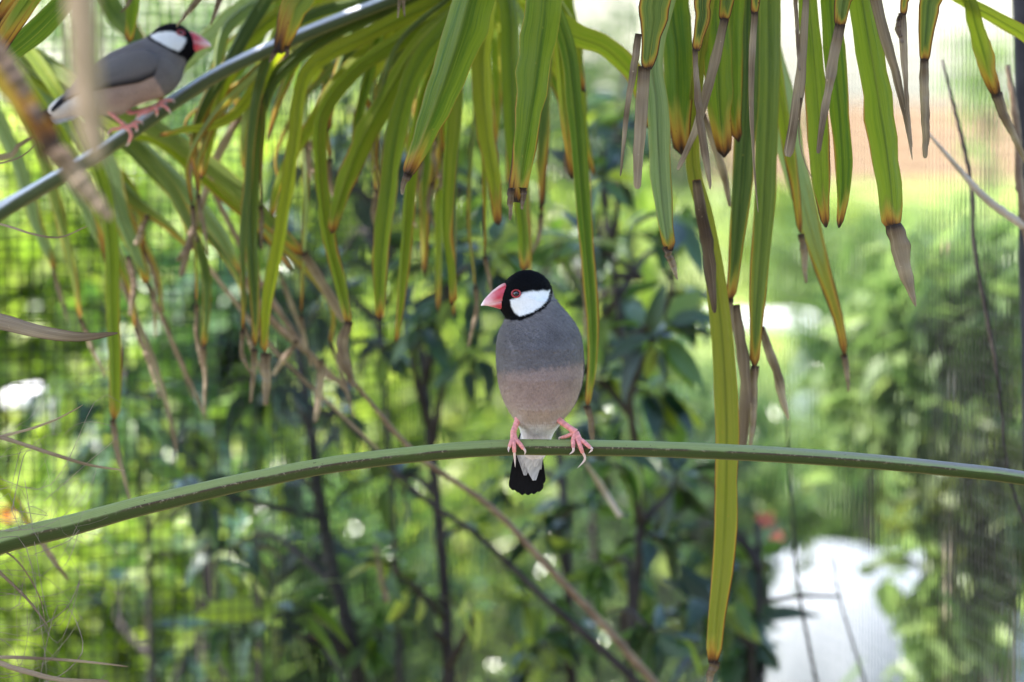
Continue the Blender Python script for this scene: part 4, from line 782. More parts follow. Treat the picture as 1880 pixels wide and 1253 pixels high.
# ------------------------------------------------------------------ birds
def ell(p, c, r, Mx=None):
    q = p - np.asarray(c, float)
    if Mx is not None: q = q @ Mx
    r = np.asarray(r, float); k0 = np.linalg.norm(q / r, axis=1); k1 = np.linalg.norm(q / (r * r), axis=1) + 1e-9
    return k0 * (k0 - 1) / k1
def smin(a, b, k): h = np.clip(.5 + .5 * (b - a) / k, 0, 1); return b * (1 - h) + a * h - k * h * (1 - h)
_ico = {}
def ico(sub):
    if sub not in _ico:
        bm = bmesh.new(); bmesh.ops.create_icosphere(bm, subdivisions=sub, radius=1.0)
        _ico[sub] = (np.array([v.co[:] for v in bm.verts]), np.array([[v.index for v in f.verts] for f in bm.faces])); bm.free()
    return _ico[sub]
def star_mesh(f, centre, sub, rmax=110.0):
    d, F = ico(sub); d = nrm(d); lo = np.zeros(len(d)); hi = np.full(len(d), rmax)
    # march outwards to the first crossing
    r = np.zeros(len(d)); done = np.zeros(len(d), bool)
    for st in range(140):
        v = f(centre + d * r[:, None]); new = (v > 0) & ~done; done |= new; lo = np.where(done, lo, r); hi = np.where(new, r, hi); r = np.where(done, r, r + rmax / 140)
    for _ in range(16):
        m = (lo + hi) / 2; v = f(centre + d * m[:, None]); lo = np.where(v < 0, m, lo); hi = np.where(v < 0, hi, m)
    return centre + d * ((lo + hi) / 2)[:, None], F
def polysd(x, y, poly):
    """signed distance to a polygon, negative inside"""
    p = np.asarray(poly, float); n = len(p); d = np.full(x.shape, 1e9); ins = np.zeros(x.shape, bool)
    for i in range(n):
        a, b = p[i], p[(i + 1) % n]; e = b - a; t = np.clip(((x - a[0]) * e[0] + (y - a[1]) * e[1]) / (e @ e), 0, 1)
        d = np.minimum(d, np.hypot(x - a[0] - t * e[0], y - a[1] - t * e[1]))
        c = ((a[1] > y) != (b[1] > y)) & (x < (b[0] - a[0]) * (y - a[1]) / (b[1] - a[1] + 1e-12) + a[0]); ins ^= c
    return np.where(ins, -d, d)
def vnoise(p, s, seed):
    g = np.random.default_rng(seed); o = np.zeros(len(p))
    for k in range(6):
        w = nrm(g.standard_normal(3)) * s * g.uniform(.6, 1.8); o += np.sin(p @ w + g.uniform(0, 6.3)) / 3
    return o
GREY, BLACK, WHITE = np.array([.13, .12, .124]), np.array([.0025, .0025, .0032]), np.array([.66, .66, .66])
PINKB, BUFF, VENT = np.array([.27, .202, .178]), np.array([.33, .27, .225]), np.array([.6, .58, .59])
RED, PINK, TIPC = np.array([.43, .018, .034]), np.array([.66, .4, .385]), np.array([.78, .66, .62])
SKIN = np.array([.58, .21, .19])
# head plane coordinates in mm: f towards the beak, u up
def hp(pts, off=2.6, c=(968, 545), s=.357, cy=.966): return [(-((x - c[0]) * s - off) / cy, (c[1] - y) * s) for x, y in pts]
CHEEK = hp([(937, 551), (939, 562), (945, 573), (953, 581), (964, 577), (976, 572), (986, 565), (995, 558), (1006, 547), (1011.5, 533.5), (1003, 534.5), (995, 532.5), (986, 534.5), (977, 534), (967, 536), (957, 538), (953, 543), (945, 547.5)])
CAP = hp([(890, 470), (960, 470), (1010, 490), (1024, 528), (1016, 541), (1011, 550), (999, 562.5), (989, 569.5), (978, 576), (966, 582), (954, 587.5), (940, 588), (926, 582), (900, 575)])
class Head:
    """places head coordinates (f, u, l in mm) into bird coordinates (mm)"""
    def __init__(s, c, F, U, L): s.c = np.asarray(c, float); s.B = np.stack([nrm(np.asarray(F, float)), nrm(np.asarray(U, float)), nrm(np.asarray(L, float))])
    def to(s, q): return s.c + np.asarray(q, float) @ s.B
    def loc(s, p): return (p - s.c) @ s.B.T
    def sdf(s, p):
        q = s.loc(p); a = ell(q, (0, 0, 0), (17.3, 16.9, 13.4)); b = ell(q, (6.5, -3.5, 0), (13.2, 11.3, 10.4)); return smin(a, b, 4)
HEADR = (17.3, 16.9, 13.4)
def feather_cols(head, p, base):
    q = head.loc(p); n = vnoise(p, 1.2, 3) * .22 + vnoise(p, 3.2, 5) * .16
    sx, sy = q[:, 0], q[:, 1]
    dc = polysd(sx, sy, CHEEK) + n * .8; dk = polysd(sx, sy, CAP) + n * .8
    near = np.linalg.norm(q / [26, 24, 22], axis=1) < 1
    col = base.copy()
    a = (1 - sstep(-.5, .7, dk)) * near; col = col * (1 - a[:, None]) + BLACK * a[:, None]
    side = np.abs(q[:, 2]) > 4.2
    a = (1 - sstep(-.75, .6, dc)) * near * side; col = col * (1 - a[:, None]) + WHITE * a[:, None]
    return col
def beak_half(head, upper):
    fs = np.linspace(10.5, 31.2, 34)
    ur = np.interp(fs, [10.5, 13, 15.9, 19, 23.7, 28.5, 30.6, 31.4], [8.9, 9.0, 8.5, 6.9, 3.5, -1.3, -4.4, -6.0])
    ug = np.interp(fs, [10.5, 14, 18, 22.5, 27, 30.7, 31.4], [-2.9, -2.0, -2.6, -3.8, -4.9, -5.7, -6.0])
    ul = np.interp(fs, [10.5, 14, 17.7, 22.5, 27, 29.6, 31.4], [-9.0, -8.9, -8.5, -7.1, -6.0, -5.75, -6.0])
    w = 6.6 * np.clip((31.5 - fs) / 19, 0, 1.02) ** .72
    n = 26; th = np.linspace(0, 2 * np.pi, n, endpoint=False); V = []
    for f_, r_, g_, l_, w_ in zip(fs, ur, ug, ul, w):
        for a in th:
            c, s = math.cos(a), math.sin(a)
            if upper:
                top = r_ - g_; u = g_ + (top * max(s, 0) ** .9 if s > 0 else .35 * s * min(1, w_)); l = w_ * 1.02 * np.sign(c) * abs(c) ** .8
            else:
                top = g_ - l_; u = g_ - .12 - (top * max(-s, 0) ** .85 if s < 0 else -.25 * s * min(1, w_)); l = w_ * .93 * np.sign(c) * abs(c) ** .75
            V.append((f_, u, l))
    V = np.array(V); m = len(fs); F = [(i * n + j, i * n + (j + 1) % n, (i + 1) * n + (j + 1) % n, (i + 1) * n + j) for i in range(m - 1) for j in range(n)] + [tuple(range(n))[::-1], tuple((m - 1) * n + j for j in range(n))]
    f_, u = V[:, 0], V[:, 1]; gl = np.interp(f_, fs, ug)
    if upper:
        t = sstep(19, 29.5, f_) * .8 + .4 * (1 - sstep(.2, 3.0, u - gl)) * sstep(15, 20, f_)
        t = np.where(np.abs(u - np.interp(f_, fs, ur)) < .7, np.maximum(t, sstep(13, 20, f_)), t)
    else: t = sstep(19, 30, f_) * .7 + .75 * (1 - sstep(.3, 2.4, gl - u)) * sstep(11, 16, f_)
    t = np.clip(t + .08 * vnoise(V, 1.2, 9), 0, 1)[:, None]
    col = RED * (1 - t) + PINK * t; tp_ = sstep(28.5, 31, f_)[:, None]; col = col * (1 - tp_) + TIPC * tp_
    return V, F, col
def add_head_parts(root, head, tr, f):
    for up, nm in ((True, 'upper_beak'), (False, 'lower_beak')):
        V, F, col = beak_half(head, up); obj(nm, tr(head.to(V)), F, M['beak'], root, {'col': col})
    for sgn in (1, -1):
        f0, u0 = 10.4, 2.1
        def surf(a, b):
            lo, hi = 2.0, 20.0
            for _ in range(30):
                m_ = (lo + hi) / 2
                if f(head.to(np.array([[a, b, sgn * m_]])))[0] < 0: lo = m_
                else: hi = m_
            return np.array([a, b, sgn * lo])
        s0 = surf(f0, u0); ea, eb = surf(f0 + 1.5, u0) - surf(f0 - 1.5, u0), surf(f0, u0 + 1.5) - surf(f0, u0 - 1.5); N = nrm(np.cross(ea, eb)); N = N if N[2] * sgn > 0 else -N
        f0, u0, l0 = s0 - N * 1.5
        d, F = ico(4); V = np.array([f0, u0, l0]) + d * [2.7, 2.5, 2.2]
        q = V - [f0, u0, l0]; rr = np.linalg.norm(q - (q @ N)[:, None] * N, axis=1); col = np.where((rr < 1.55)[:, None], [.004, .003, .003], [.05, .006, .005])
        e = obj('eye', tr(head.to(V)), F, M['eye'], root, {'col': col})
        a_ = nrm(np.cross(N, [0, 1, 0])); b_ = np.cross(N, a_)
        V = []; n1, n2 = 40, 10; c0 = s0 + N * .25
        for i in range(n1):
            th = 2 * np.pi * i / n1; rad = a_ * math.cos(th) * 2.75 + b_ * math.sin(th) * 2.4
            for j in range(n2): ph = 2 * np.pi * j / n2; V.append(c0 + rad * (1 + .2 * math.cos(ph)) + N * .62 * math.sin(ph) * (1 + .15 * math.sin(9 * th)))
        F = [(i * n2 + j, ((i + 1) % n1) * n2 + j, ((i + 1) % n1) * n2 + (j + 1) % n2, i * n2 + (j + 1) % n2) for i in range(n1) for j in range(n2)]
        obj('eye_ring', tr(head.to(np.array(V))), F, M['beak'], e, {'col': np.tile(np.array([.3, .018, .022]), (len(V), 1))})
def bird_leg(root, tr, shank, toes, seed):
    """shank: [(points mm)], radius; toes: lists of points mm ending at the claw base then the claw tip"""
    parts = [tube(shank[0], shank[1], 10, 26, True, .03, seed)]
    for k, (pts, rad) in enumerate(toes):
        n = 30; v, f, a = tube(pts[:-1], rad, 10, n, True, .02, seed + k)
        parts.append((v, f, a))
    V, F, A = join(parts); g = np.random.default_rng(seed)
    col = np.tile(SKIN, (len(V), 1)) * (1 + .16 * vnoise(V, 2.4, seed))[:, None] * (1 + .1 * np.sin(A * 34) * .7)[:, None]
    lg = obj('leg', tr(V), F, M['leg'], root, {'col': np.clip(col, 0, 1)})
    for pts, rad in toes:
        a, b = np.array(pts[-2], float), np.array(pts[-1], float); d = a - np.array(pts[-3], float); d = nrm(d) * np.linalg.norm(b - a) * .45
        v, f, al = tube([a - d * .3, a + d, b], [rad[-1] * .8, rad[-1] * .62, .12], 8, 14, True)
        col = np.array([.62, .4, .35]) * (1 - al)[:, None] + np.array([.5, .42, .38]) * al[:, None]; obj('claw', tr(v), f, M['leg'], lg, {'col': col})
def feather_blade(root, name, tr, a, b, width, col, normal, mat='feather_black', curve=2.0, tipround=.5, parent=None, notch=0.0, edgecol=None):
    n, m = 22, 9; a, b = np.array(a, float), np.array(b, float); t = nrm(b - a); s = nrm(np.cross(t, normal)); N = np.cross(s, t); V, C = [], []
    for i in range(n):
        q = i / (n - 1); w = width * np.interp(q, [0, .3, .55, 1], [.55, .9, 1, .95 if tipround else .16]) * (1 if q <= 1 - .5 * tipround or not tipround else math.sqrt(max(0.02, 1 - ((q - (1 - .5 * tipround)) / (.5 * tipround)) ** 2)))
        for j in range(m):
            u = -1 + 2 * j / (m - 1); V.append(a + (b - a) * q + s * u * w / 2 + N * (-.35 * u * u + curve * math.sin(q * np.pi) * .3 + (.18 if j == m // 2 else 0)))
            e = edgecol if (edgecol is not None and abs(u) > .8) else col; C.append(np.array(e) * (1 + .12 * math.sin(j * 5 + i * 1.7)))
    return obj(name, tr(np.array(V)), grid_faces(n, m), M[mat], parent or root, {'col': np.clip(np.array(C), 0, 1)})

# ---- bird facing the camera, in mm; x right, y away, z up, origin on the top of the perch below it
O1 = P(991, 808, 3.0) + np.array([0, .0, 0])
tr1 = lambda v: O1 + np.asarray(v) / 1000.0
S = .357
prof1 = [(555, 958, 1022), (575, 938, 1040), (590, 927, 1052), (605, 918, 1061), (620, 913.5, 1066.5), (640, 911, 1069.5), (665, 911.5, 1070.5), (690, 913.5, 1070), (710, 916.5, 1067), (730, 922, 1061), (745, 928, 1054.5), (760, 936, 1045), (775, 945.5, 1034), (790, 953.5, 1023), (800, 956.5, 1016.5), (812, 958, 1012), (826, 957, 1007), (840, 956, 1003), (850, 962, 997)]
zz = np.array([(808 - a) * S for a, _, _ in prof1])[::-1]; cx_ = np.array([((b + c) / 2 - 991) * S for _, b, c in prof1])[::-1]; wx_ = np.array([(c - b) / 2 * S for _, b, c in prof1])[::-1]
def body1(p):
    z = np.clip(p[:, 2], zz[0], zz[-1]); cx = np.interp(z, zz, cx_); w = np.interp(z, zz, wx_)
    cy = np.interp(z, [-15, -8, 0, 8, 20, 40, 60, 80, 92], [26, 23, 20, 15, 10, 6, 5, 7, 6]); d = np.interp(z, [-15, -8, 0, 8, 20, 40, 60, 80, 92], [4, 6, 9, 13.5, 21, 26, 26, 19, 13])
    r = np.sqrt(((p[:, 0] - cx) / w) ** 2 + ((p[:, 1] - cy) / d) ** 2); a = (r - 1) * np.minimum(w, d)
    b = np.maximum(p[:, 2] - zz[-1], zz[0] - p[:, 2]); return np.maximum(a, b)
PSI = R(15)
head1 = Head(((968 - 991) * S, 4.5, (808 - 545) * S), (-math.cos(PSI), -math.sin(PSI), 0), (0, 0, 1), (math.sin(PSI), -math.cos(PSI), 0))
def f1(p):
    f = smin(body1(p), head1.sdf(p), 6.0)
    for sx in (-11.5, 8.5): f = smin(f, ell(p, (sx, 3.0, 15), (4.0, 5, 6)), 5)
    return f
bird = thing('bird', 'grey bird with black cap and red beak facing the camera on the arched stalk', 'bird', 'small grey finches with white cheeks')
V, F = star_mesh(f1, np.array([0.0, 4, 55]), 8)
nz = vnoise(V, 1.4, 1) * .5 + vnoise(V, 3.1, 2) * .3
zb = (808 - (685 + (V[:, 0] / S + 991 - 915) * -.125)) * S
t = sstep(-3.4, 3.4, zb - V[:, 2] + nz * 2.0)[:, None]; base = GREY * (1 - t) + PINKB * t
t = sstep(27, 14, V[:, 2] + nz * 1.6 - .5 * np.clip(np.abs(V[:, 0]) - 14, 0, 9) * 0)[:, None] * .85; base = base * (1 - t) + BUFF * t
t = sstep(13, 6, V[:, 2] + nz * 1.5)[:, None]; base = base * (1 - t) + VENT * t
back = sstep(16, 24, V[:, 1])[:, None]; base = np.where((V[:, 2] > 20)[:, None], base * (1 - back) + GREY * back, base)
# pale highlight painted along a gap in the breast feathers
gx, gz = (938 - 991) * S, (808 - 632) * S; gp = np.exp(-((V[:, 0] - gx - (gz - V[:, 2]) * .38) / .9) ** 2 - ((V[:, 2] - gz) / 4.5) ** 2)[:, None] * (V[:, 1:2] < 12); base = base * (1 + .55 * gp)
base = base * (1 + .07 * vnoise(V, .35, 8) + .06 * vnoise(V, 2.2, 12))[:, None]
col = feather_cols(head1, V, base)
nrmv = nrm(V - np.array([0, 5, 55])); V2 = V + nrmv * (.16 * vnoise(V, 2.6, 21) + .1 * vnoise(V, 5.5, 22))[:, None]
body = obj('body', tr1(V2), F.tolist(), M['feather'], bird, {'col': np.clip(col, 0, 1)})
# short soft feather filaments that break the outline
def fuzz(root, tr, V, F, col, count, length, seed, down, zrange=None):
    g = np.random.default_rng(seed); F = np.asarray(F); idx = g.integers(0, len(F), count); tri = V[F[idx]]
    w = g.dirichlet((1, 1, 1), count); p = (tri * w[..., None]).sum(1); N = nrm(np.cross(tri[:, 1] - tri[:, 0], tri[:, 2] - tri[:, 0]))
    c = (col[F[idx]] * w[..., None]).sum(1) * g.uniform(.75, 1.22, (count, 1))
    d = nrm(down(p) - N * (down(p) * N).sum(1, keepdims=True)); d = nrm(d + g.normal(0, .22, (count, 3))); s = nrm(np.cross(d, N)); L = length * g.uniform(.5, 1.3, (count, 1)); wd = .085
    a = p - N * .12; V4 = np.stack([a - s * wd, a + s * wd, a + d * L * .6 + N * L * .16 + s * wd * .7, a + d * L * .6 + N * L * .16 - s * wd * .7, a + d * L + N * L * .3], 1).reshape(-1, 3)
    k = np.arange(count)[:, None] * 5; Fo = np.c_[k, k + 1, k + 2, k + 3].tolist() + np.c_[k + 3, k + 2, k + 4].tolist()
    o = obj('down_feathers', tr(V4), Fo, M['feather'], root, {'col': np.clip(np.repeat(c, 5, 0), 0, 1)}, smooth=False); o['kind'] = 'stuff'; return o
def down1(p):
    q = head1.loc(p); hd = np.tile(-head1.B[0] * 1.0 + np.array([0, 0, -.35]), (len(p), 1)); k = sstep(70, 84, p[:, 2])[:, None]; return hd * k + np.array([0, .12, -1.0]) * (1 - k)
fuzz(body, tr1, V2, F, col, 52000, 1.9, 5, down1)
add_head_parts(bird, head1, tr1, f1)
# tail: black feathers, grey white under-tail coverts on the camera side
tail = obj('tail', *(lambda d: (tr1(np.array([-5.0, 26, -6]) + d[0] * [6.5, 3, 9]), d[1]))(ico(4)), M['feather_black'], bird, {'col': np.tile(VENT * .5, (len(ico(4)[0]), 1))})
for i, (x0, x1, yb, wd) in enumerate([(-13.5, -17.6, 877, 8.5), (-12, -14.3, 912, 9), (-10, -11.5, 916.5, 9), (-7.5, -7.5, 917, 9), (-5, -3.6, 915, 9), (-2.5, -.2, 911, 8.5), (-1, 1.4, 898, 8)]):
    yb = 908 if i == 0 else yb
    feather_blade(bird, 'tail_feather', tr1, (x0 * .6 - 3, 27 + .5 * abs(i - 3), 2), (x1, 30 + .5 * abs(i - 3), (808 - yb) * S), wd * .84, (.004, .004, .005), (0, -1, 0), parent=tail, tipround=.22)
for x0, x1, yb, wd, yy, sh in [(-6, -3.4, 888, 15, 24.5, .3), (-9, -9.5, 879, 12, 25.2, .25), (-2, .6, 868, 9, 25.0, .27), (-6.5, -6.5, 868, 14, 23.2, .36), (-3, -2.5, 862, 12, 22.8, .38), (-9.5, -10.5, 862, 10, 23.4, .3)]:
    feather_blade(bird, 'covert_feather', tr1, (x0 * .6 - 3, yy - 3, 4), (x1, yy, (808 - yb) * S), wd, np.array([sh, sh, sh * 1.04]) * 1.25, (0, -1, 0), 'feather', parent=tail, tipround=.0)
# folded wings, seen only from the side
for sx in (-1, 1):
    n, m = 26, 14; Vw, Cw = [], []
    for i in range(n):
        q = i / (n - 1); z = 66 - 62 * q; y0 = np.interp(q, [0, .3, .7, 1], [12, 9, 14, 24]); y1 = np.interp(q, [0, .2, .6, 1], [20, 27, 27, 28])
        for j in range(m):
            v = j / (m - 1); y = y0 + (y1 - y0) * v; zq = np.clip(z, zz[0], zz[-1]); w = np.interp(zq, zz, wx_); cyq = np.interp(zq, [0, 8, 20, 40, 60, 80], [20, 15, 10, 6, 5, 7]); dq = np.interp(zq, [0, 8, 20, 40, 60, 80], [9, 13.5, 21, 26, 26, 19])
            x = w * math.sqrt(max(.05, 1 - min(1, abs((y - cyq) / dq)) ** 2)) + np.interp(zq, zz, cx_) * sx + .1 + 1.2 * math.sin(np.pi * v) * math.sin(np.pi * min(1, q + .08))
            Vw.append((sx * x, y, z)); Cw.append(GREY * (.85 - .5 * (q > .72) * (.5 + .5 * q)) * (1 - .25 * (j % 4 == 0)))
    wg = obj('wing', tr1(np.array(Vw)), grid_faces(n, m), M['feather'], bird, {'col': np.array(Cw)}); sm = wg.modifiers.new('thick', 'SOLIDIFY'); sm.thickness = .0012
# legs and feet wrapped on the stalk (stalk radius about 5.6 mm, its centre 5.3 mm below the top)
RC = 5.1
def wrap(px, a0, x1=None, n=5, a1=None, lift=1.5, zoff=0.0):
    """points round the stalk from angle a0 to a1 (degrees, 90 = top, 180 = camera side)"""
    out = []
    for i in range(n):
        q = i / (n - 1); a = R(a0 + (a1 - a0) * q); x = ((px + ((x1 if x1 is not None else px) - px) * q) - 991) * S; rr = RC + lift
        out.append((x, math.cos(a) * rr, -5.0 + zoff + math.sin(a) * rr))
    return out
def toe(p0, px, x1, a0, a1, tip): return ([p0] + wrap(px, a0, x1, 5, a1) + [tip], [1.9, 1.8, 1.65, 1.5, 1.4, 1.2])
pl = (-17.3, -2.2, 5.0)
bird_leg(bird, tr1, ([(-13.5, 3.0, 17), (-14.6, .5, 12.5), (-16.6, -1.6, 7.2), pl], [2.6, 2.1, 1.9, 2.0]),
         [toe(pl, 941, 935.5, 128, 172, ((934 - 991) * S, -7.2, (808 - 829) * S)), toe(pl, 943, 944.5, 125, 202, ((946 - 991) * S, -5.4, (808 - 857) * S)), toe(pl, 947, 961, 125, 182, ((963.5 - 991) * S, -6.6, (808 - 834) * S)),
          ([pl, (-17.5, 2, 3.2), (-17.8, 5.2, .8), (-18, 7.2, -3), (-17.4, 7.0, -7)], [1.5, 1.4, 1.2, 1.0])], 31)
prr = ((1057 - 991) * S, -2.6, 5.2)
bird_leg(bird, tr1, ([(10.2, 3.5, 16.5), (12.4, .5, 13.2), (18.3, -1.5, 8.8), prr], [2.5, 2.0, 1.9, 2.1]),
         [toe(prr, 1052, 1052, 128, 176, ((1045 - 991) * S, -7.0, (808 - 833) * S)), toe(prr, 1060, 1069, 125, 206, ((1060 - 991) * S, -5.6, (808 - 858.5) * S)), toe(prr, 1064, 1083, 122, 176, ((1080 - 991) * S, -7.0, (808 - 831) * S)),
          ([prr, ((1047 - 991) * S, -1.0, 3.4), ((1037 - 991) * S, .8, 1.9), ((1031 - 991) * S, 3.5, 1.2), ((1028 - 991) * S, 7, -3)], [1.6, 1.45, 1.25, 1.0])], 37)

# ---- bird in profile on the bluish stalk
D2 = 3.44; S2 = PX(D2) * 1000
O2 = P(235, 145, D2); tr2 = lambda v: O2 + np.asarray(v) / 1000.0
def b2(x, y, d=0.0): return np.array([(x - 235) * S2, d, (145 - y) * S2])
def rotm(deg): c, s = math.cos(R(deg)), math.sin(R(deg)); return np.array([[c, 0, -s], [0, 1, 0], [s, 0, c]])
ey = b2(334, 62); PS2 = R(8)
TL, TF = R(31), R(7)
F2_ = np.array([math.cos(TF) * math.cos(PS2), -math.sin(PS2) * math.cos(TF), math.sin(TF)]); L2_ = np.array([0, -math.cos(TL), math.sin(TL)]); U2_ = nrm(np.cross(L2_, F2_)); U2_ = U2_ if U2_[2] > 0 else -U2_; L2_ = np.cross(F2_, U2_); L2_ = L2_ if L2_[1] < 0 else -L2_
eo = 10.4 * F2_ + 2.1 * U2_ + 10.2 * L2_
head2 = Head((ey[0] - eo[0], 1.5, ey[2] - eo[2]), F2_, U2_, L2_)
def f2(p):
    f = ell(p, b2(232, 143), (44, 23, 22.0), rotm(27)); f = smin(f, ell(p, b2(283, 127), (22, 21, 21.5), rotm(30)), 8)
    f = smin(f, ell(p, b2(150, 183), (27, 11, 9.5), rotm(24)), 9); f = smin(f, ell(p, b2(120, 198), (17, 8, 5.5), rotm(28)), 6); f = smin(f, head2.sdf(p), 7)
    f = smin(f, ell(p, b2(212, 192), (9, 9, 8), rotm(10)), 6); return f
bird2 = thing('bird', 'second grey bird seen in profile at upper left, beak pointing right', 'bird', 'small grey finches with white cheeks')
V, F = star_mesh(f2, b2(238, 138), 7, 90)
px_, py_ = V[:, 0] / S2 + 235, 145 - V[:, 2] / S2; nz = vnoise(V, 1.2, 6) * .5 + vnoise(V, 3, 7) * .3
t = np.maximum(0, 1)
belly = sstep(-5, 6, (py_ - np.interp(px_, [60, 150, 190, 240, 285, 296, 310, 330], [215, 176, 160, 153, 140, 158, 190, 230])) + nz * 3)[:, None]
base = GREY * (1 - belly) + PINKB * 1.12 * belly
vent = (sstep(195, 150, px_ + nz * 6) * sstep(150, 180, py_))[:, None]; base = base * (1 - vent) + VENT * .9 * vent
low = (sstep(185, 203, py_ + nz * 4) * sstep(250, 225, px_))[:, None] * .6; base = base * (1 - low) + BUFF * 1.2 * low
base = base * (1 + .06 * vnoise(V, .35, 8) + .05 * vnoise(V, 2.2, 12))[:, None]; col = feather_cols(head2, V, base)
body2 = obj('body', tr2(V), F.tolist(), M['feather'], bird2, {'col': np.clip(col, 0, 1)})
fuzz(body2, tr2, V, F, col, 16000, 1.9, 6, lambda p: np.tile(np.array([-1.0, 0, -.45]), (len(p), 1)))
add_head_parts(bird2, head2, tr2, f2)
for sg in (-1, 1):
    n, m = 46, 18; q = np.linspace(0, 1, n); lowx = np.array([294, 286, 262, 235, 205, 175, 145, 118, 98]); lowy = np.array([118, 139, 150, 155, 159.5, 165.5, 174, 187, 205]); upx = np.array([292, 272, 246, 216, 188, 160, 134, 112, 96]); upy = np.array([104, 92, 94, 106, 122, 142, 162, 183, 203])
    k = np.linspace(0, 1, 9); lx, ly, ux, uy = (np.interp(q, k, a) for a in (lowx, lowy, upx, upy)); v = np.linspace(0, 1, m)
    X = ux[:, None] * (1 - v) + lx[:, None] * v; Y = uy[:, None] * (1 - v) + ly[:, None] * v
    pp = np.stack([(X.ravel() - 235) * S2, np.zeros(X.size), (145 - Y.ravel()) * S2], 1); lo = np.zeros(X.size); hi = np.full(X.size, 40.0)
    for _ in range(18):
        mid = (lo + hi) / 2; t_ = pp.copy(); t_[:, 1] = sg * mid; fv = f2(t_); lo = np.where(fv < 0, mid, lo); hi = np.where(fv < 0, hi, mid)
    dep = lo.reshape(n, m); dep = np.maximum(dep, np.interp(q, [0, .6, 1], [0, 9, 4])[:, None]); 
    dep = dep + (.25 + 2.2 * np.sin(np.pi * np.clip(v, .0, 1)) ** .6)[None] * np.sin(np.pi * np.clip(q + .06, 0, 1))[:, None] ** .5 + .25 * np.abs(np.sin(v * 16))[None] * sstep(.2, .5, q)[:, None]
    pp[:, 1] = sg * dep.ravel(); C = np.tile(GREY * .9, (X.size, 1)); vv = np.tile(v, n); qq = np.repeat(q, m)
    dk = np.clip(sstep(.72, .98, vv) * sstep(.02, .12, qq) + sstep(.78, .9, qq) + .25 * (np.abs(np.sin(vv * 16)) < .25) * sstep(.3, .6, qq), 0, 1)[:, None]; C = C * (1 - dk) + np.array([.016, .016, .02]) * dk
    wg = obj('wing', tr2(pp), grid_faces(n, m), M['feather'], bird2, {'col': C}); sm = wg.modifiers.new('thick', 'SOLIDIFY'); sm.thickness = .0011; sm.offset = -1 if sg < 0 else 1
for i, (dx, dy) in enumerate([(-4, -5), (-2, -2), (0, 0), (1, 3), (3, 6)]):
    feather_blade(bird2, 'tail_feather', tr2, b2(140, 180, 2 * (i - 2)), b2(66 + dx * 2, 232 + dy * 1.2, 2.5 * (i - 2)), 8, (.012, .012, .016), (0, -.8, .6), tipround=.35)
for i, (tx, ty, w_) in enumerate([(92, 222, 9), (104, 218, 9)]): feather_blade(bird2, 'covert_feather', tr2, b2(160, 200, -4 + 4 * i), b2(tx, ty, -4 + 3 * i), w_, (.3, .295, .3), (0, -1, .2), 'feather', tipround=.3)
tr_r = [1.45, 1.4, 1.3, 1.2, 1.1]
k2 = b2(232, 233, -6)
bird_leg(bird2, tr2, ([b2(196, 200, -7), b2(203, 208, -8), b2(220, 222, -7.5), k2], [2.2, 1.7, 1.5, 1.6]),
         [([k2, b2(240, 242, -8.2), b2(242, 250, -8), b2(238, 260, -6.5), b2(230, 269, -4)], tr_r), ([k2, b2(243, 231, -8), b2(250, 230, -8.5), b2(252, 236, -8.2), b2(248, 243, -8)], tr_r), ([k2, b2(240, 230, -3), b2(248, 224, -1), b2(256, 224, 0), b2(262, 230, -1)], tr_r),
          ([k2, b2(218, 236, -5.5), b2(206, 238, -5.5), b2(200, 243, -6), b2(201, 251, -5.5)], tr_r)], 41)
k3 = b2(284, 196, -1)
bird_leg(bird2, tr2, ([b2(228, 200, 4), b2(240, 207, 4), b2(262, 202, 2), k3], [2.2, 1.7, 1.5, 1.6]),
         [([k3, b2(296, 193, -6.5), b2(305, 196, -7.5), b2(310, 202, -7.2), b2(313, 210, -6)], tr_r), ([k3, b2(287, 197, -7), b2(289, 203, -7.8), b2(289, 209, -7.2), b2(287, 215, -6.2)], tr_r), ([k3, b2(296, 188, -1), b2(306, 184, 1), b2(314, 184, 2), b2(320, 190, 1)], tr_r),
          ([k3, b2(270, 206, -5), b2(260, 209, -6), b2(254, 214, -6), b2(254, 221, -5)], tr_r)], 43)

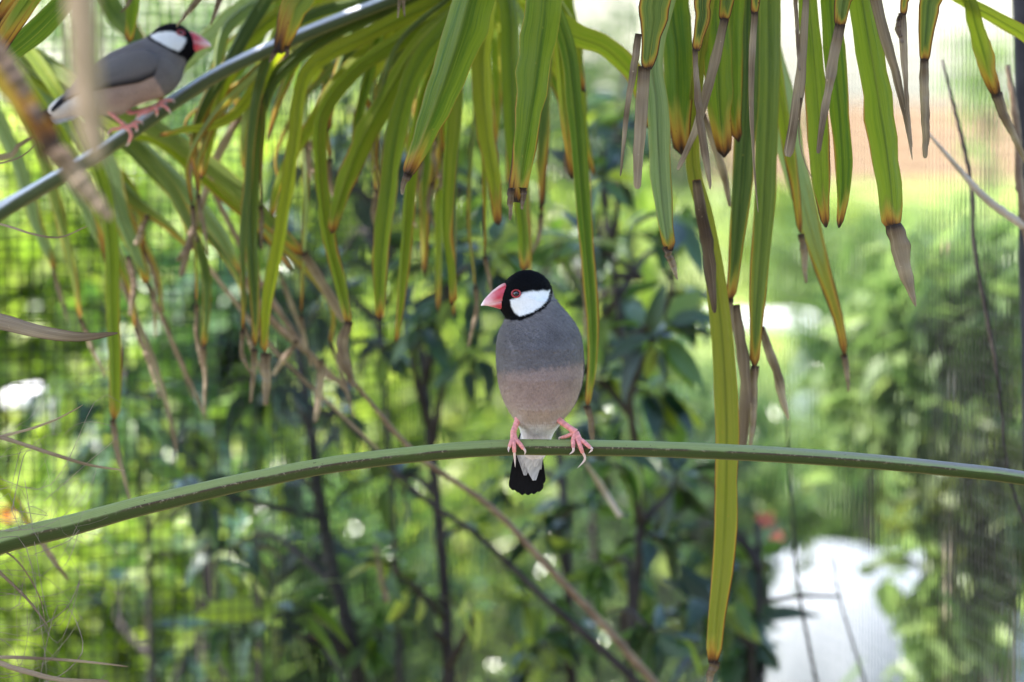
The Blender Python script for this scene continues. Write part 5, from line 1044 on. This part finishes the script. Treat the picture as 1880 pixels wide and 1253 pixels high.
# ------------------------------------------------------------------ fronds added overhead, out of view, to shade birds and shrubs
def overhead(i, hub, aim, rad, seed):
    g = np.random.default_rng(seed); t = thing('palm_frond', 'withered fan frond added overhead out of view to shade birds and shrubs', 'palm frond', 'shade fronds added overhead')
    hub = np.array(hub, float); ax = nrm(np.array([g.normal(0, .22), g.normal(0, .22), 1.0])); a0 = nrm(np.cross(ax, [0.3, 1, 0])); b0 = np.cross(ax, a0)
    for k in range(34):
        th = 2 * np.pi * k / 34; d = a0 * math.cos(th) + b0 * math.sin(th); L = rad * g.uniform(.85, 1.08); V, dr = [], []
        n = 9
        for q in range(n):
            s = q / (n - 1); c = hub + d * L * s + np.array([0, 0, -1]) * .16 * s ** 2.4 * L; w = L * .105 * math.sin(np.pi * min(1, (.14 + .86 * s)) ** .8) + .004; sd = nrm(np.cross(d, ax))
            for u in (-1, 0, 1): V.append(c + sd * u * w + ax * (.35 * w * abs(u))); dr.append(.86)
        obj('leaflet', V, grid_faces(n, 3), M['palm_dead'], t, {'across': np.tile([-1.0, 0, 1], n), 'along': np.repeat(np.linspace(0, L, n), 3), 'dry': np.array(dr)})  # dead colour keeps green bounce off the birds
    v, f, a = tube([hub, hub * .6 + np.array([-.55, 3.1, 2.0]) * .4 + [0, 0, .12], [-.52, 3.12, 1.78]], [.008, .009, .013], 8, 20); obj('stalk', v, f, M['leaf_mid'], t)
for i, (tx, ty, tz, up_) in enumerate([(-.3, 3.2, 1.4, .75), (.05, 3.0, 1.35, .8), (.3, 3.05, 1.4, .9), (.0, 2.75, 1.3, 1.0), (-.35, 2.95, 1.4, 1.1), (.5, 3.15, 1.4, 1.05), (.1, 3.2, 1.4, 1.25), (-.1, 3.05, 1.3, 1.35), (-.3, 4.2, 1.3, .95), (.05, 4.3, 1.3, 1.0), (.35, 4.25, 1.3, 1.1), (.05, 4.0, 1.2, 1.4)]):
    overhead(i, np.array([tx, ty, tz]) + np.array(sdir) * up_ / math.sin(R(SUN_EL)), None, .42, 400 + i)

# set every empty at the base of its thing
for o in [o for o in scene.objects if o.type == 'EMPTY' and o.parent is None]:
    kids = [c for c in scene.objects if c.parent is o]
    if not kids: continue
    lo = np.array([1e9] * 3); hi = -lo
    for c in kids:
        if c.type == 'MESH' and len(c.data.vertices):
            a = np.empty(len(c.data.vertices) * 3, np.float32); c.data.vertices.foreach_get('co', a); a = a.reshape(-1, 3)
            mw = np.array(c.matrix_basis); w = a @ mw[:3, :3].T + mw[:3, 3]; lo = np.minimum(lo, w.min(0)); hi = np.maximum(hi, w.max(0))
    base_ = Vector(((lo[0] + hi[0]) / 2, (lo[1] + hi[1]) / 2, lo[2]))
    o.location = base_
    for c in kids: c.matrix_parent_inverse = Matrix.Translation(-base_) @ c.matrix_parent_inverse
